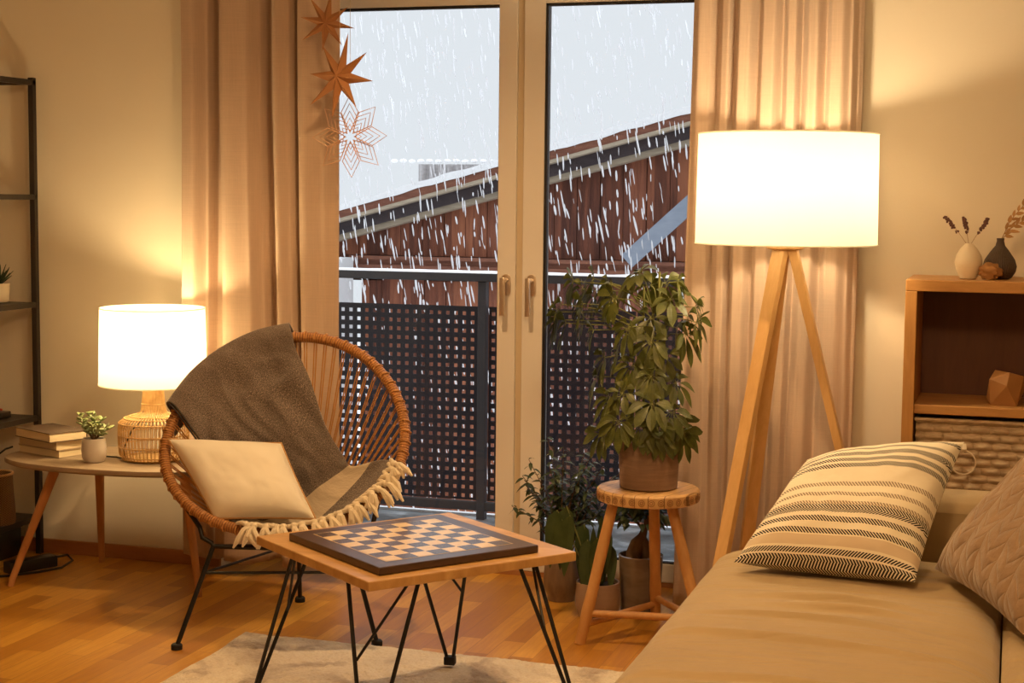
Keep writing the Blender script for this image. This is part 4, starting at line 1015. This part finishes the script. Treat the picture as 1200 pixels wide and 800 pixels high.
# ------------------------------------------------------------------ sofa
T = thing('sofa', 'tan upholstered corner sofa with a chaise end in the right foreground', 'sofa', (-.36,3.0,0))
def rbox(x0, x1, y0, y1, z0, z1, rad, nx, ny, wr, seed, crown=.012, zr=None):
    zr = zr or rad
    """softly rounded upholstery block, dense on top"""
    b = MB(); cx, cy = (x0+x1)/2, (y0+y1)/2; hx, hy = (x1-x0)/2, (y1-y0)/2
    def sq(a): return max(-1, min(1, a))
    def top(u, v):
        a, c_ = 2*u-1, 2*v-1
        # map square edges onto rounded corners
        X, Y = a*hx, c_*hy; ex = max(0, abs(X)-(hx-rad)); ey = max(0, abs(Y)-(hy-rad)); e = math.hypot(ex, ey)
        m_ = max(ex, ey)
        if e > 1e-9 and m_ > 0:
            k = m_/e; X = math.copysign(abs(X)-ex+ex*k, X); Y = math.copysign(abs(Y)-ey+ey*k, Y); e = m_
        t = min(1, e/rad); dz = -zr*(1-math.sqrt(max(0, 1-t*t)))
        px_, py_ = cx+X, cy+Y; fl_ = 1-t**3
        w = noise.noise(V((px_*2.2+seed, py_*5, .3)))*wr*.8+noise.noise(V((px_*5+seed, py_*16, 4)))*wr*.35
        for (yy_, xx_, am_, wd_, ln_) in ((3.745,-.36,.010,.024,.20),(3.665,-.34,.009,.020,.15),(3.565,-.45,.007,.016,.26),(3.38,-.40,.006,.016,.34),(3.98,-.02,.008,.03,.2),(3.05,-.35,.006,.02,.4)):
            q_ = py_-yy_+.10*(px_-xx_)+.25*(px_-xx_)**2
            w += 2.0*am_*math.exp(-(q_/(wd_*(.55 if q_ < 0 else 2.2)))**2-((px_-xx_)/ln_)**2)
        return (px_, py_, z1+dz+(w+crown*(1-a*a)*(1-c_*c_))*fl_)
    b.grid(top, nx, ny)
    # skirt
    ring = [(i/nx, 0) for i in range(nx)]+[(1, j/ny) for j in range(ny)]+[(1-i/nx, 1) for i in range(nx)]+[(0, 1-j/ny) for j in range(ny)]
    P = [V(top(u, v)) for u, v in ring]; n = len(P); base = len(b.v); b.v += [p.copy() for p in P]+[V((p.x, p.y, z0)) for p in P]
    for i in range(n): j = (i+1) % n; b.face([base+i, base+n+i, base+n+j, base+j])
    b.face([base+n+i for i in range(n)][::-1])
    return b
m = Mat('sofa_cloth_seat', (.37,.27,.145), .85); v = m.coord('Object'); s_ = m.sep(v)
m.color(m.ramp(m.noise(v, 5, 3), [(.3,(.40,.295,.155)),(.7,(.44,.325,.17))])); m.bump(m.noise(v, 1100, 2), .2, .002)
ln = m.math('ABSOLUTE', m.math('SUBTRACT', m.math('ADD', s_[1], m.math('MULTIPLY', m.math('POWER', m.math('ADD', s_[0], 0.02), 2.0), .9)), .385)); m.bump(m.math('MINIMUM', m.math('MULTIPLY', ln, 160), 1.0), .35, .004)
m.bump(m.noise(m.coord('Object', (1.6,7,1)), 1.6, 3, .5, .6), .45, .03); m.b.inputs['Sheen Weight'].default_value = .25; mt['sofa_seat'] = m.m
rbox(-.750, -.002, 1.3, 4.345, .06, .424,   .10, 70, 420, .010, 1, .010, .05).build('seat_cushion', mt['sofa_seat'], T, angle=80)
rbox(.002, .78, 1.3, 4.33, .06, .420, .045, 50, 120, .006, 5, .012, .035).build('seat_cushion', mt['sofa_seat'], T, angle=80)
rbox(-.40, .9, 4.34, 4.52, .06, .585, .06, 60, 20, .003, 9, .004, .04).build('backrest', mt['sofa'], T, angle=80)
rbox(.79, .98, 1.3, 4.33, .06, .62, .06, 20, 80, .003, 9, .004, .04).build('backrest', mt['sofa'], T, angle=80)
for (x, y) in ((-.62,1.4),(-.60,4.22),(.85,1.4),(.82,4.42)): MB().tube([(x,y,0),(x,y,.065)], [.018,.024], 14).build('foot', mt['leg_wood'], T)

# striped pillow
BL, BR = V((-.655,3.975,.452)), V((-.205,3.915,.452)); TL, TR = V((-.520,4.330,.668)), V((-.112,4.290,.745))
nn = (BR-BL).cross(TL-BL).normalized(); nn = nn if nn.z > 0 else -nn
b, ed = pillow([BL, BR, TR, TL], nn, .17, .04, 60, 5, .007, .9)
tag(b.build('striped_pillow', mt['striped'], origin=(BL+BR+TL+TR)/4, angle=80), 'cream pillow with dark herringbone stripes leaning at the back of the sofa', 'pillow')
# quilted pillow
A_, B2 = V((-.165,4.02,.465)), V((.045,3.49,.455)); up_ = V((.60,.20,.66)).normalized()*.50
C2, D2 = B2+up_, A_+up_; nn = (B2-A_).cross(D2-A_).normalized(); nn = nn if nn.y < 0 else -nn
b, ed = pillow([A_, B2, C2, D2], nn, .19, .05, 60, 8, .012, .9)
tag(b.build('quilted_pillow', mt['quilt'], origin=(A_+B2+C2+D2)/4, angle=80), 'brown quilted leaf-pattern pillow at the right edge of the sofa', 'pillow')

# ------------------------------------------------------------------ lights
WARM = (1.0,.60,.27)
def point(name, loc, e, col, rad):
    l = bpy.data.lights.new(name, 'POINT'); l.energy = e; l.color = col; l.shadow_soft_size = rad
    o = bpy.data.objects.new(name, l); COL.objects.link(o); o.location = loc; return o
point('table_lamp_light', LC+V((0,0,.425)), 15.5, (1,.71,.345), .040)
point('floor_lamp_light', FC+V((0,0,1.425)), 25, (1,.745,.42), .045)
point('ceiling_lamp_light', (-.30,2.0,2.34), 60, (1,.60,.265), .13)
l = bpy.data.lights.new('ceiling_spot_light', 'SPOT'); l.energy = 84; l.color = (1,.605,.265); l.shadow_soft_size = .045; l.spot_size = math.radians(142); l.spot_blend = .8
o = bpy.data.objects.new('ceiling_spot_light', l); COL.objects.link(o); o.location = (-1.6,3.98,2.44)
w = bpy.data.worlds.new('sky'); bpy.context.scene.world = w; w.use_nodes = True
bg = w.node_tree.nodes['Background']; bg.inputs[0].default_value = (.82,.87,.905,1)
nt = w.node_tree; tc = nt.nodes.new('ShaderNodeTexCoord'); sp_ = nt.nodes.new('ShaderNodeSeparateXYZ'); mr = nt.nodes.new('ShaderNodeMapRange')   # overcast sky: zenith brighter than horizon
mr.inputs['From Min'].default_value = .22; mr.inputs['From Max'].default_value = 1; mr.inputs['To Min'].default_value = .90; mr.inputs['To Max'].default_value = 2.4
nt.links.new(tc.outputs['Generated'], sp_.inputs[0]); nt.links.new(sp_.outputs[2], mr.inputs[0]); nt.links.new(mr.outputs[0], bg.inputs[1])

# ------------------------------------------------------------------ camera
f_, pit, rol, yw = 1873.18629, .09046623, .01001973, .304822032
fw = V((-sin(yw)*cos(pit), cos(yw)*cos(pit), -sin(pit))); rt = V((cos(yw), sin(yw), 0)); up = rt.cross(fw)
r2 = rt*cos(rol)+up*sin(rol); u2 = -rt*sin(rol)+up*cos(rol)
cam = bpy.data.cameras.new('camera'); co = bpy.data.objects.new('camera', cam); COL.objects.link(co)
M3 = Matrix((r2, u2, -fw)).transposed(); co.matrix_world = Matrix.Translation((0,0,1.37)) @ M3.to_4x4()
cam.sensor_width = 36; cam.lens = f_/1200*36; cam.clip_start = .05; cam.clip_end = 100
sc = bpy.context.scene; sc.camera = co
sc.view_settings.view_transform = 'Standard'; sc.view_settings.look = 'None'; sc.view_settings.exposure = .13; sc.view_settings.gamma = 1
sc.view_settings.use_curve_mapping = False
sc.cycles.max_bounces = 8; sc.cycles.transparent_max_bounces = 16; sc.cycles.use_denoising = True
try: sc.cycles.denoiser = 'OPENIMAGEDENOISE'
except Exception: pass
sc.cycles.sample_clamp_indirect = 6
